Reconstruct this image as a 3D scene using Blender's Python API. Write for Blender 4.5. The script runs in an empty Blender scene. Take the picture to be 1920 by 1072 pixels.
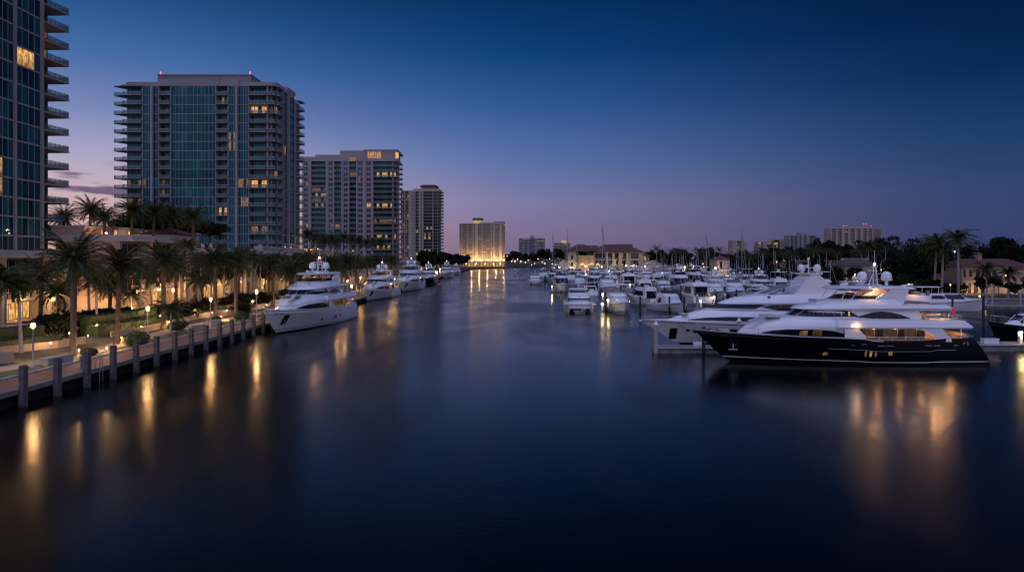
import bpy, math, random
from mathutils import Vector, Matrix
R=math.radians; PI=math.pi
rnd=random.Random(7)
sc=bpy.context.scene
COL=sc.collection
FPX=1280.0; HZ=487.0; CH=11.0
def gx(px,Y): return (px-960.0)*Y/FPX
def gz(py,Y): return CH-(py-HZ)*Y/FPX
def gy(py,z=0.0): return (CH-z)*FPX/(py-HZ)
def lin(c):
    return tuple(((v/255)/12.92 if v/255<=.04045 else ((v/255+.055)/1.055)**2.4) for v in c)
# ---------------------------------------------------------------- materials
MATS={}
def nodes(m):
    m.use_nodes=True; nt=m.node_tree; nt.nodes.clear(); return nt
def N(nt,t,**k):
    n=nt.nodes.new(t)
    for a,b in k.items(): setattr(n,a,b)
    return n
def pmat(name,c1,c2=None,scale=4.0,rough=.6,metal=0.0,bump=0.0,coat=0.0,spec=.5,rv=0.0,detail=4,stretch=None,trans=0.0):
    if name in MATS: return MATS[name]
    m=bpy.data.materials.new(name); nt=nodes(m)
    o=N(nt,'ShaderNodeOutputMaterial'); b=N(nt,'ShaderNodeBsdfPrincipled'); nt.links.new(b.outputs[0],o.inputs[0])
    b.inputs['Roughness'].default_value=rough; b.inputs['Metallic'].default_value=metal
    b.inputs['Coat Weight'].default_value=coat; b.inputs['Specular IOR Level'].default_value=spec
    c2=c2 or tuple(v*.82 for v in c1)
    tc=N(nt,'ShaderNodeTexCoord'); src=tc.outputs['Object']
    if stretch:
        mp=N(nt,'ShaderNodeMapping'); mp.inputs['Scale'].default_value=stretch; nt.links.new(src,mp.inputs[0]); src=mp.outputs[0]
    no=N(nt,'ShaderNodeTexNoise'); no.inputs['Scale'].default_value=scale; no.inputs['Detail'].default_value=detail
    nt.links.new(src,no.inputs['Vector'])
    mx=N(nt,'ShaderNodeMix',data_type='RGBA')
    mx.inputs[6].default_value=(*c1,1); mx.inputs[7].default_value=(*c2,1)
    mr=N(nt,'ShaderNodeMapRange'); mr.inputs[1].default_value=.3; mr.inputs[2].default_value=.7
    nt.links.new(no.outputs[0],mr.inputs[0]); nt.links.new(mr.outputs[0],mx.inputs[0])
    last=mx.outputs[2]
    if rv>0:
        oi=N(nt,'ShaderNodeObjectInfo'); hs=N(nt,'ShaderNodeHueSaturation')
        m2=N(nt,'ShaderNodeMapRange'); m2.inputs[3].default_value=1-rv; m2.inputs[4].default_value=1+rv
        nt.links.new(oi.outputs['Random'],m2.inputs[0]); nt.links.new(m2.outputs[0],hs.inputs['Value'])
        nt.links.new(last,hs.inputs['Color']); last=hs.outputs[0]
    nt.links.new(last,b.inputs['Base Color'])
    if bump>0:
        bp=N(nt,'ShaderNodeBump'); bp.inputs['Strength'].default_value=bump; bp.inputs['Distance'].default_value=.05
        nt.links.new(no.outputs[0],bp.inputs['Height']); nt.links.new(bp.outputs[0],b.inputs['Normal'])
    MATS[name]=m; return m
def emat(name,c,strength,c2=None,scale=1.5,lo=.35):
    """something that gives off light: a lamp or a lit room seen through glass"""
    if name in MATS: return MATS[name]
    m=bpy.data.materials.new(name); nt=nodes(m)
    o=N(nt,'ShaderNodeOutputMaterial'); e=N(nt,'ShaderNodeEmission'); nt.links.new(e.outputs[0],o.inputs[0])
    e.inputs[1].default_value=strength; e.inputs[0].default_value=(*c,1)
    if c2:
        tc=N(nt,'ShaderNodeTexCoord'); no=N(nt,'ShaderNodeTexNoise'); no.inputs['Scale'].default_value=scale; no.inputs['Detail'].default_value=2
        mp=N(nt,'ShaderNodeMapping'); mp.inputs['Scale'].default_value=(1.1,1.1,.55)
        nt.links.new(tc.outputs['Object'],mp.inputs[0]); nt.links.new(mp.outputs[0],no.inputs['Vector'])
        oi=N(nt,'ShaderNodeObjectInfo'); 
        no.noise_dimensions='4D'; mu=N(nt,'ShaderNodeMath',operation='MULTIPLY'); mu.inputs[1].default_value=50
        nt.links.new(oi.outputs['Random'],mu.inputs[0]); nt.links.new(mu.outputs[0],no.inputs['W'])
        mr=N(nt,'ShaderNodeMapRange'); mr.inputs[1].default_value=.35; mr.inputs[2].default_value=.62
        nt.links.new(no.outputs[0],mr.inputs[0])
        mx=N(nt,'ShaderNodeMix',data_type='RGBA'); mx.inputs[6].default_value=(*c2,1); mx.inputs[7].default_value=(*c,1)
        nt.links.new(mr.outputs[0],mx.inputs[0])
        sz=N(nt,'ShaderNodeSeparateXYZ'); nt.links.new(tc.outputs['Object'],sz.inputs[0]); zr=N(nt,'ShaderNodeMapRange'); zr.inputs[1].default_value=.2; zr.inputs[2].default_value=2.6; zr.inputs[3].default_value=.45; zr.inputs[4].default_value=1.1; nt.links.new(sz.outputs[2],zr.inputs[0])
        rr=N(nt,'ShaderNodeMapRange'); rr.inputs[3].default_value=.55; rr.inputs[4].default_value=1.15; nt.links.new(oi.outputs['Random'],rr.inputs[0])
        vm=N(nt,'ShaderNodeMath',operation='MULTIPLY'); nt.links.new(zr.outputs[0],vm.inputs[0]); nt.links.new(rr.outputs[0],vm.inputs[1])
        hs=N(nt,'ShaderNodeHueSaturation'); nt.links.new(vm.outputs[0],hs.inputs['Value']); hh=N(nt,'ShaderNodeMapRange'); hh.inputs[3].default_value=.484; hh.inputs[4].default_value=.502; nt.links.new(oi.outputs['Random'],hh.inputs[0]); nt.links.new(hh.outputs[0],hs.inputs['Hue'])
        nt.links.new(mx.outputs[2],hs.inputs['Color']); nt.links.new(hs.outputs[0],e.inputs[0])
        g=N(nt,'ShaderNodeBsdfGlossy'); g.inputs['Roughness'].default_value=.05; ad=N(nt,'ShaderNodeMixShader'); ad.inputs[0].default_value=.06
        nt.links.new(e.outputs[0],ad.inputs[1]); nt.links.new(g.outputs[0],ad.inputs[2]); nt.links.new(ad.outputs[0],o.inputs[0])
    MATS[name]=m; return m
def glassmat(name,c1,c2,rough=.06,cell=1.2,spec=.5,tint=(1,1,1)):
    """window glass in front of dark rooms; curtains and rooms differ from pane to pane"""
    if name in MATS: return MATS[name]
    m=bpy.data.materials.new(name); nt=nodes(m)
    o=N(nt,'ShaderNodeOutputMaterial'); b=N(nt,'ShaderNodeBsdfPrincipled'); nt.links.new(b.outputs[0],o.inputs[0])
    tc=N(nt,'ShaderNodeTexCoord'); sn=N(nt,'ShaderNodeVectorMath',operation='SNAP'); sn.inputs[1].default_value=(cell,cell,40)
    nt.links.new(tc.outputs['Object'],sn.inputs[0])
    oi=N(nt,'ShaderNodeObjectInfo'); ad=N(nt,'ShaderNodeVectorMath',operation='ADD')
    cb=N(nt,'ShaderNodeCombineXYZ'); mu=N(nt,'ShaderNodeMath',operation='MULTIPLY'); mu.inputs[1].default_value=91.7
    nt.links.new(oi.outputs['Random'],mu.inputs[0]); nt.links.new(mu.outputs[0],cb.inputs[2])
    nt.links.new(sn.outputs[0],ad.inputs[0]); nt.links.new(cb.outputs[0],ad.inputs[1])
    wn=N(nt,'ShaderNodeTexWhiteNoise'); nt.links.new(ad.outputs[0],wn.inputs['Vector'])
    pw=N(nt,'ShaderNodeMath',operation='POWER'); pw.inputs[1].default_value=2.2; nt.links.new(wn.outputs['Value'],pw.inputs[0])
    mx=N(nt,'ShaderNodeMix',data_type='RGBA'); mx.inputs[6].default_value=(*c1,1); mx.inputs[7].default_value=(*c2,1)
    nt.links.new(pw.outputs[0],mx.inputs[0]); nt.links.new(mx.outputs[2],b.inputs['Base Color'])
    b.inputs['Roughness'].default_value=rough; b.inputs['Specular IOR Level'].default_value=spec; b.inputs['Specular Tint'].default_value=(*tint,1)
    MATS[name]=m; return m
# ---------------------------------------------------------------- mesh builder
class MB:
    def __init__(s): s.v=[]; s.f=[]; s.m=[]
    def add(s,vs,fs,mi=0):
        k=len(s.v); s.v+=[tuple(v) for v in vs]; s.f+=[tuple(i+k for i in f) for f in fs]; s.m+=[mi]*len(fs); return s
    def box(s,x0,y0,z0,x1,y1,z1,mi=0):
        if x0>x1:x0,x1=x1,x0
        if y0>y1:y0,y1=y1,y0
        if z0>z1:z0,z1=z1,z0
        v=[(x,y,z) for z in(z0,z1) for y in(y0,y1) for x in(x0,x1)]
        return s.add(v,[(0,2,3,1),(4,5,7,6),(0,1,5,4),(2,6,7,3),(0,4,6,2),(1,3,7,5)],mi)
    def rbox(s,c,sz,rz=0,mi=0,rx=0,ry=0):
        M=Matrix.Translation(c)@Matrix.Rotation(rz,4,'Z')@Matrix.Rotation(ry,4,'Y')@Matrix.Rotation(rx,4,'X')
        b=MB().box(-sz[0]/2,-sz[1]/2,-sz[2]/2,sz[0]/2,sz[1]/2,sz[2]/2); return s.ext(b,M,mi)
    def ext(s,o,M=None,mi=None):
        vs=o.v if M is None else [tuple(M@Vector(v)) for v in o.v]
        k=len(s.v); s.v+=vs; s.f+=[tuple(i+k for i in f) for f in o.f]; s.m+=(o.m if mi is None else [mi]*len(o.f)); return s
    def prism(s,pts,z0,z1,mi=0):
        n=len(pts); v=[(p[0],p[1],z0) for p in pts]+[(p[0],p[1],z1) for p in pts]
        a=sum(pts[i][0]*pts[(i+1)%n][1]-pts[(i+1)%n][0]*pts[i][1] for i in range(n))
        f=[(i,(i+1)%n,n+(i+1)%n,n+i) for i in range(n)]+[tuple(range(n-1,-1,-1)),tuple(range(n,2*n))]
        if a<0: f=[tuple(reversed(q)) for q in f]
        return s.add(v,f,mi)
    def plate(s,pts,y0,y1,mi=0):
        """polygon in x,z with thickness in y"""
        n=len(pts); v=[(p[0],y0,p[1]) for p in pts]+[(p[0],y1,p[1]) for p in pts]
        f=[(i,(i+1)%n,n+(i+1)%n,n+i) for i in range(n)]+[tuple(range(n-1,-1,-1)),tuple(range(n,2*n))]
        return s.add(v,f,mi)
    def tube(s,path,r,n=6,mi=0,caps=True):
        P=[Vector(p) for p in path]; rr=r if isinstance(r,(list,tuple)) else [r]*len(P)
        vs=[];fs=[]
        for i,p in enumerate(P):
            d=(P[min(i+1,len(P)-1)]-P[max(i-1,0)]).normalized()
            a=Vector((0,0,1)) if abs(d.z)<.9 else Vector((1,0,0))
            u=d.cross(a).normalized(); w=d.cross(u)
            for j in range(n):
                t=2*PI*j/n; vs.append(tuple(p+(u*math.cos(t)+w*math.sin(t))*rr[i]))
        for i in range(len(P)-1):
            for j in range(n): fs.append((i*n+j,i*n+(j+1)%n,(i+1)*n+(j+1)%n,(i+1)*n+j))
        if caps: fs+= [tuple(range(n-1,-1,-1)),tuple((len(P)-1)*n+j for j in range(n))]
        return s.add(vs,fs,mi)
    def lathe(s,prof,c=(0,0,0),n=12,mi=0):
        vs=[];fs=[]
        for (r,z) in prof:
            for j in range(n):
                t=2*PI*j/n; vs.append((c[0]+r*math.cos(t),c[1]+r*math.sin(t),c[2]+z))
        m=len(prof)
        for i in range(m-1):
            for j in range(n): fs.append((i*n+j,i*n+(j+1)%n,(i+1)*n+(j+1)%n,(i+1)*n+j))
        fs+=[tuple(range(n-1,-1,-1)),tuple((m-1)*n+j for j in range(n))]
        return s.add(vs,fs,mi)
    def ball(s,c,r,n=10,mi=0,sz=1.0):
        pr=[(r*math.sin(PI*k/(n//2+1))+1e-4,-r*sz*math.cos(PI*k/(n//2+1))) for k in range(n//2+2)]
        return s.lathe(pr,c,n,mi)
    def loft(s,rings,mi=0,cap0=True,cap1=True):
        n=len(rings[0]); vs=[p for r in rings for p in r]; fs=[]
        for i in range(len(rings)-1):
            for j in range(n): fs.append((i*n+j,i*n+(j+1)%n,(i+1)*n+(j+1)%n,(i+1)*n+j))
        h=n//2
        for c,b in((cap0,0),(cap1,(len(rings)-1)*n)):
            if c:
                for j in range(h-1): 
                    q=(b+j,b+j+1,b+n-2-j,b+n-1-j); fs.append(q if b else tuple(reversed(q)))
        return s.add(vs,fs,mi)
    def mesh(s,name,mats,smooth=False,ang=None):
        me=bpy.data.meshes.new(name); me.from_pydata(s.v,[],s.f)
        for m in (mats if isinstance(mats,(list,tuple)) else [mats]): me.materials.append(m)
        me.polygons.foreach_set('material_index',s.m)
        if smooth:
            me.polygons.foreach_set('use_smooth',[True]*len(s.f))
            if hasattr(me,'set_sharp_from_angle'): me.set_sharp_from_angle(angle=ang or R(38))
        me.update(); return me
    def build(s,name,mats,parent=None,smooth=False,loc=None,rz=0,ang=None,recalc=False):
        if not s.v: return None
        me=s.mesh(name,mats,smooth,ang); return put(name,me,parent,loc,rz)
def put(name,me,parent=None,loc=None,rz=0,scale=None):
    o=bpy.data.objects.new(name,me); COL.objects.link(o)
    if parent is not None: o.parent=parent
    if loc is not None: o.location=loc
    if rz: o.rotation_euler=(0,0,rz)
    if scale: o.scale=scale
    return o
def tag(o,label,cat,group=None,kind=None):
    if kind: o['kind']=kind
    if label: o['label']=label
    if cat: o['category']=cat
    if group: o['group']=group
    return o
def thing(name,label,cat,loc=(0,0,0),rz=0,group=None,scale=None):
    o=put(name,None,None,loc,rz,scale); return tag(o,label,cat,group)
def struct(o,label=None): o['kind']='structure'; return o
KIDS={}
def copy_tree(o,parent=None):
    c=o.copy(); COL.objects.link(c)
    if parent is not None: c.parent=parent
    for ch in list(o.children): copy_tree(ch,c)
    return c
ORD=['first','second','third','fourth','fifth','sixth','seventh','eighth','ninth','tenth','eleventh','twelfth','thirteenth','fourteenth','fifteenth','sixteenth','seventeenth','eighteenth','nineteenth','twentieth']
def nth(i):
    if i<20: return ORD[i]
    n=i+1; suf='th' if 10<=n%100<=20 else {1:'st',2:'nd',3:'rd'}.get(n%10,'th'); return '%d%s'%(n,suf)
def lamp(loc,watts,col=(1,.66,.30),r=.12,spot=None,name='lamp_light'):
    l=bpy.data.lights.new(name,'SPOT' if spot else 'POINT'); l.energy=watts; l.color=col; l.shadow_soft_size=r
    o=bpy.data.objects.new(name,l); o.location=loc; COL.objects.link(o)
    if spot: l.spot_size=R(spot[0]); o.rotation_euler=spot[1]; l.spot_blend=.6
    return o
WARM=(1,.56,.23)
# palette
STUCCO=pmat('stucco_cream',(.36,.295,.24),(.29,.235,.19),.35,.8,bump=.1)
PEACH=pmat('stucco_peach',(.40,.28,.205),(.33,.23,.17),.3,.8,bump=.1)
WHITEWALL=pmat('stucco_white',(.40,.375,.36),(.32,.30,.29),.3,.8,bump=.1)
CONC=pmat('concrete_pale',(.42,.40,.39),(.30,.29,.28),1.5,.8,bump=.2)
CONCD=pmat('concrete_weathered',(.25,.245,.25),(.12,.12,.12),1.2,.85,bump=.3)
TOWERW=pmat('tower_concrete',(.27,.26,.265),(.215,.205,.21),.1,.75)
TOWERP=pmat('tower_pink_render',(.34,.285,.27),(.28,.235,.225),.08,.8)
TOWERY=pmat('tower_sand_render',(.40,.33,.26),(.32,.265,.21),.08,.8)
GLASS=glassmat('teal_glass',(.004,.022,.030),(.018,.095,.11),.04,1.42,.5,(.2,.85,1))
GLASSD=glassmat('dark_glass',(.006,.009,.012),(.03,.034,.036),.05,1.1)
RAILG=pmat('railing_glass',(.10,.19,.20),(.07,.14,.15),1,.15)
RAILG.node_tree.nodes['Principled BSDF'].inputs['Alpha'].default_value=.5
RAILM=pmat('railing_metal',(.33,.34,.36),None,5,.4,.6)
MULL=pmat('mullion_grey',(.30,.30,.32),None,5,.5,.3)
LIT=emat('lit_room',(.85,.42,.12),.85,(.10,.04,.012),2.4)
LITB=emat('lit_room_bright',(.95,.54,.16),1.08,(.34,.14,.035),2.2)
LITY=emat('lit_room_yellow',(.85,.60,.16),.75,(.12,.07,.018),2.2)
LITD=emat('lit_room_dim',(.5,.26,.09),.6,(.03,.02,.012),2.4)
RED=emat('aviation_red',(1,.05,.08),6)
BULB=emat('lamp_globe_warm',(1,.56,.22),22)
BULBW=emat('lamp_globe_white',(1,.76,.48),18)
BULBY=emat('lamp_globe_yellow',(1,.66,.18),11)
ROOFR=pmat('red_roof_tiles',(.14,.042,.032),(.085,.028,.024),3,.8,bump=.4)
GEL=pmat('white_gelcoat',(.80,.80,.80),(.74,.75,.77),.25,.22,coat=.6)
GELG=pmat('grey_deck',(.48,.49,.52),(.42,.43,.46),1,.5)
NAVY=pmat('navy_gelcoat',(.0015,.0022,.006),(.0012,.002,.005),.3,.12,spec=.28)
TINT=pmat('tinted_yacht_glass',(.006,.010,.018),(.008,.014,.026),.3,.10,spec=.3)
ANTIF=pmat('black_boot_stripe',(.006,.007,.012),None,2,.4)
TEAK=pmat('teak_deck',(.22,.12,.06),(.16,.085,.045),3,.6)
CHROME=pmat('stainless_rail',(.6,.6,.62),None,3,.2,1)
CANVASB=pmat('blue_canvas',(.03,.05,.13),(.02,.035,.10),2,.8)
CANVASG=pmat('grey_canvas',(.20,.20,.22),(.15,.15,.16),2,.8)
BLACKR=pmat('black_rubber',(.01,.01,.011),None,3,.6)
REDC=pmat('red_cloth',(.45,.02,.03),(.3,.015,.02),3,.7)
ALU=pmat('mast_aluminium',(.42,.43,.45),None,2,.35,.7)
BARK=pmat('palm_bark',(.16,.115,.075),(.07,.05,.035),6,.9,bump=.8,stretch=(1,1,3))
BARKP=pmat('royal_palm_trunk',(.33,.31,.28),(.22,.20,.18),3,.85,bump=.2)
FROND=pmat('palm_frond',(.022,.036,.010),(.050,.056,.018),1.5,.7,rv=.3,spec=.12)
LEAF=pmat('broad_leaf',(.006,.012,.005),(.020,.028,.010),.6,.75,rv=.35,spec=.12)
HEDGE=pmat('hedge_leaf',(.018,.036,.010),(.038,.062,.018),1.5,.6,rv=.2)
CROTON=pmat('croton_leaf',(.10,.02,.02),(.04,.03,.015),2,.6)
GRASSM=pmat('lawn_green',(.09,.11,.035),(.05,.065,.02),.8,.9,bump=.3)
EARTH=pmat('dark_soil',(.035,.032,.025),(.02,.02,.015),.3,.95)
# ---------------------------------------------------------------- camera, world
cam=bpy.data.cameras.new('camera'); co=bpy.data.objects.new('camera',cam); COL.objects.link(co)
co.location=(0,0,CH); co.rotation_euler=(R(90),0,0); cam.lens=24; cam.sensor_width=36; cam.clip_end=20000; cam.clip_start=.2
cam.shift_y=-(536-HZ)/1920.0
sc.camera=co
sc.cycles.filter_width=1.1
sc.view_settings.view_transform='Standard'; sc.view_settings.look='None'; sc.view_settings.exposure=0; sc.view_settings.gamma=1
w=bpy.data.worlds.new('World'); sc.world=w; w.use_nodes=True; nt=w.node_tree; nt.nodes.clear()
out=N(nt,'ShaderNodeOutputWorld'); bg=N(nt,'ShaderNodeBackground'); nt.links.new(bg.outputs[0],out.inputs[0])
tc=N(nt,'ShaderNodeTexCoord'); sx=N(nt,'ShaderNodeSeparateXYZ'); nt.links.new(tc.outputs['Generated'],sx.inputs[0])
az=N(nt,'ShaderNodeMath',operation='ARCTAN2'); nt.links.new(sx.outputs[0],az.inputs[0]); nt.links.new(sx.outputs[1],az.inputs[1])
def ramp(stops):
    r=N(nt,'ShaderNodeValToRGB'); el=r.color_ramp.elements
    while len(el)>1: el.remove(el[-1])
    el[0].position=stops[0][0]; el[0].color=(*lin(stops[0][1]),1)
    for p,c in stops[1:]:
        e=el.new(p); e.color=(*lin(c),1)
    nt.links.new(sx.outputs[2],r.inputs[0]); return r.outputs[0]
rW=ramp([(0,(205,160,152)),(.058,(206,172,170)),(.104,(192,172,190)),(.143,(160,160,195)),(.188,(118,134,182)),(.25,(68,107,163)),(.309,(36,84,138)),(.40,(2,30,66)),(.62,(2,22,54)),(.88,(168,184,242)),(1,(180,194,246))])  # high stops: unseen band darkened for the water, zenith brightened as fill
rC=ramp([(0,(120,102,132)),(.037,(128,114,148)),(.083,(126,123,166)),(.145,(88,113,168)),(.219,(46,88,150)),(.289,(6,64,122)),(.356,(0,47,96)),(.44,(0,24,56)),(.62,(0,22,54)),(.88,(168,184,242)),(1,(180,194,246))])
rE=ramp([(0,(54,62,102)),(.0235,(55,66,108)),(.087,(48,68,112)),(.149,(26,60,106)),(.227,(4,40,84)),(.296,(0,29,72)),(.40,(0,20,48)),(.62,(0,20,48)),(.88,(168,184,242)),(1,(180,194,246))])
rB=ramp([(0,(184,168,198)),(.15,(198,188,224)),(.35,(188,192,236)),(.6,(165,176,238)),(.88,(168,184,242)),(1,(180,194,246))])  # unseen sky behind the camera, brightened to fill the sides facing us
def mapr(a,b,src,sm='SMOOTHSTEP'):
    m=N(nt,'ShaderNodeMapRange',interpolation_type=sm); m.inputs[1].default_value=a; m.inputs[2].default_value=b; nt.links.new(src,m.inputs[0]); return m.outputs[0]
def mix(f,a,b):
    m=N(nt,'ShaderNodeMix',data_type='RGBA'); nt.links.new(f,m.inputs[0]); nt.links.new(a,m.inputs[6]); nt.links.new(b,m.inputs[7]); return m.outputs[2]
m1=mix(mapr(-.62,.06,az.outputs[0],'SMOOTHSTEP'),rW,rC); m2=mix(mapr(-.12,.66,az.outputs[0],'SMOOTHSTEP'),m1,rE)
ab=N(nt,'ShaderNodeMath',operation='ABSOLUTE'); nt.links.new(az.outputs[0],ab.inputs[0])
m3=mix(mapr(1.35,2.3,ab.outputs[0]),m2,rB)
# two small streaks of dusk cloud low over the left bank, keyed to direction
cn=N(nt,'ShaderNodeTexNoise'); cn.inputs['Scale'].default_value=9; cn.inputs['Detail'].default_value=5
mp=N(nt,'ShaderNodeMapping'); mp.inputs['Scale'].default_value=(1,1,6.5); mp.inputs['Location'].default_value=(.9,0,.1); nt.links.new(tc.outputs['Generated'],mp.inputs[0]); nt.links.new(mp.outputs[0],cn.inputs['Vector'])
def mul(a,b):
    m=N(nt,'ShaderNodeMath',operation='MULTIPLY'); nt.links.new(a,m.inputs[0]); nt.links.new(b,m.inputs[1]); return m.outputs[0]
def win(src,a,b,c,d):
    return mul(mapr(a,b,src),mapr(d,c,src))
cm=mul(win(sx.outputs[2],.065,.08,.10,.125),mapr(-.42,-.50,az.outputs[0]))
cloud=mul(mapr(.47,.56,cn.outputs[0]),cm)
cc=N(nt,'ShaderNodeRGB'); cc.outputs[0].default_value=(*lin((112,92,122)),1)
m4=mix(cloud,m3,cc.outputs[0])
# a thin share of the physical sky with the sun well under the horizon
sky=N(nt,'ShaderNodeTexSky',sky_type='NISHITA'); sky.sun_disc=False; sky.sun_elevation=R(-4); sky.sun_rotation=R(-40)
ad=N(nt,'ShaderNodeMix',data_type='RGBA',blend_type='ADD'); ad.inputs[0].default_value=.05
nt.links.new(m4,ad.inputs[6]); nt.links.new(sky.outputs[0],ad.inputs[7]); nt.links.new(ad.outputs[2],bg.inputs[0]); bg.inputs[1].default_value=1.0
# ---------------------------------------------------------------- water
def watermat():
    m=bpy.data.materials.new('river_water'); nt=nodes(m)
    o=N(nt,'ShaderNodeOutputMaterial'); b=N(nt,'ShaderNodeBsdfPrincipled'); nt.links.new(b.outputs[0],o.inputs[0])
    b.inputs['Base Color'].default_value=(.0003,.0008,.002,1); b.inputs['IOR'].default_value=1.31
    g=N(nt,'ShaderNodeNewGeometry')
    mp=N(nt,'ShaderNodeMapping'); mp.inputs['Scale'].default_value=(.075,.022,1); mp.inputs['Rotation'].default_value=(0,0,R(-24)); nt.links.new(g.outputs['Position'],mp.inputs[0])
    n1=N(nt,'ShaderNodeTexNoise'); n1.inputs['Scale'].default_value=1; n1.inputs['Detail'].default_value=5; n1.inputs['Distortion'].default_value=1.2; nt.links.new(mp.outputs[0],n1.inputs['Vector'])
    mr=N(nt,'ShaderNodeMapRange'); mr.inputs[1].default_value=.35; mr.inputs[2].default_value=.65; mr.inputs[3].default_value=.15; mr.inputs[4].default_value=.27
    nt.links.new(n1.outputs[0],mr.inputs[0]); nt.links.new(mr.outputs[0],b.inputs['Roughness'])
    m2=N(nt,'ShaderNodeMapping'); m2.inputs['Scale'].default_value=(1.2,3.4,1); nt.links.new(g.outputs['Position'],m2.inputs[0])
    n2=N(nt,'ShaderNodeTexNoise'); n2.inputs['Scale'].default_value=1.0; n2.inputs['Detail'].default_value=4; nt.links.new(m2.outputs[0],n2.inputs['Vector'])
    bp=N(nt,'ShaderNodeBump'); bp.inputs['Strength'].default_value=.10; bp.inputs['Distance'].default_value=.06
    nt.links.new(n2.outputs[0],bp.inputs['Height']); nt.links.new(bp.outputs[0],b.inputs['Normal'])
    return m
o=MB().box(-6000,-300,-4,6000,9000,0).build('water',watermat()); struct(o)
# ---------------------------------------------------------------- land
def WX(Y):     # river side face of the left seawall
    return -37.0-.012*max(0,Y-50) if Y<110 else -37.72-.012*(Y-110)
LB=[(WX(y)-.95,y) for y in (-40,50,110,190,300,430,560)]+[(-47,700),(-40,800),(-14,880),(34,1080),(60,1180)]
land=MB().prism(LB+[(60,9000),(-6000,9000),(-6000,-40)],-3,1.22)
o=land.build('ground_left_bank',EARTH); struct(o)
RB=[(60,1180),(40,900),(32,640),(30,392),(94,384),(100,300),(100,210),(103,166),(140,160),(200,150),(200,-40),(6000,-40),(6000,9000),(60,9000)]
o=MB().prism(RB,-3,1.15).build('ground_right_bank',EARTH); struct(o)
# seawall, cap and promenade of the left bank
ys=[-40+i*6 for i in range(0,101)]
cap=MB(); wall=MB(); brick=MB(); kerb=MB()
for a,b in zip(ys[:-1],ys[1:]):
    xa,xb=WX(a),WX(b)
    cap.prism([(xa+.10,a),(xb+.10,b),(xb-.42,b),(xa-.42,a)],.95,1.34)
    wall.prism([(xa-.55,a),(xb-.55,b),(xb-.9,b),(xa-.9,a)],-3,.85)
    brick.prism([(xa-.42,a),(xb-.42,b),(xb-3.9,b),(xa-3.9,a)],1.0,1.30)
    kerb.prism([(xa-3.9,a),(xb-3.9,b),(xb-4.2,b),(xa-4.2,a)],1.0,1.46)
sw=thing('seawall','long concrete seawall edging the brick river promenade','seawall')
cap.build('coping',pmat('coping_concrete',(.24,.21,.18),(.15,.135,.12),1.2,.85,bump=.2),sw); wall.build('wall_face',pmat('shade_black_wall',(.012,.012,.012),(.006,.006,.006),1,.7),sw)  # near-black wall colour stands in for the deep shade under the coping
def brickmat():
    m=bpy.data.materials.new('red_brick_paving'); nt=nodes(m)
    o=N(nt,'ShaderNodeOutputMaterial'); b=N(nt,'ShaderNodeBsdfPrincipled'); nt.links.new(b.outputs[0],o.inputs[0]); b.inputs['Roughness'].default_value=.75
    g=N(nt,'ShaderNodeNewGeometry'); t=N(nt,'ShaderNodeTexBrick'); t.inputs['Scale'].default_value=2.2
    t.inputs['Color1'].default_value=(.42,.155,.075,1); t.inputs['Color2'].default_value=(.22,.085,.055,1); t.inputs['Mortar'].default_value=(.16,.11,.09,1)
    nt.links.new(g.outputs['Position'],t.inputs['Vector']); no=N(nt,'ShaderNodeTexNoise'); no.inputs['Scale'].default_value=.5; nt.links.new(g.outputs['Position'],no.inputs['Vector'])
    mx=N(nt,'ShaderNodeMix',data_type='RGBA',blend_type='MULTIPLY'); mx.inputs[0].default_value=.5; nt.links.new(t.outputs[0],mx.inputs[6]); nt.links.new(no.outputs['Color'],mx.inputs[7]); nt.links.new(mx.outputs[2],b.inputs['Base Color'])
    return m
BRICK=brickmat()
struct(brick.build('promenade_pavement',BRICK)); struct(kerb.build('promenade_kerb',CONC))
lawn=MB(); path=MB()
for a,b in zip(ys[:-1],ys[1:]):
    xa,xb=WX(a),WX(b)
    lawn.prism([(xa-4.2,a),(xb-4.2,b),(xb-9.5,b),(xa-9.5,a)],1.0,1.36)
    w0=1.1*math.sin(a*.11); w1=1.1*math.sin(b*.11)
    path.prism([(xa-6.9+w0,a),(xb-6.9+w1,b),(xb-9.3+w1,b),(xa-9.3+w0,a)],1.0,1.40)
l=lawn.build('lawn',GRASSM); struct(l)
PATHM=pmat('sand_path',(.36,.27,.19),(.28,.20,.14),.8,.85,bump=.2)
struct(path.build('winding_path',PATHM))
# mooring piles along the promenade
pm=MB().box(-.19,-.24,-4,.19,.24,3.05); pm.box(-.15,-.20,3.05,.15,.20,3.10)
pmesh=pm.mesh('mooring_pile',pmat('pile_concrete',(.15,.135,.12),(.06,.058,.055),1.6,.85,bump=.3))
NP=16
for i in range(NP):
    Y=51.2+i*3.93; Xp=WX(Y)+.36
    o=put('mooring_pile',pmesh,None,(Xp,Y,0),rnd.uniform(-.05,.05))
    tag(o,'square grey mooring pile, %s from the left along the promenade edge'%nth(i),'mooring pile','mooring piles along the promenade')
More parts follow.
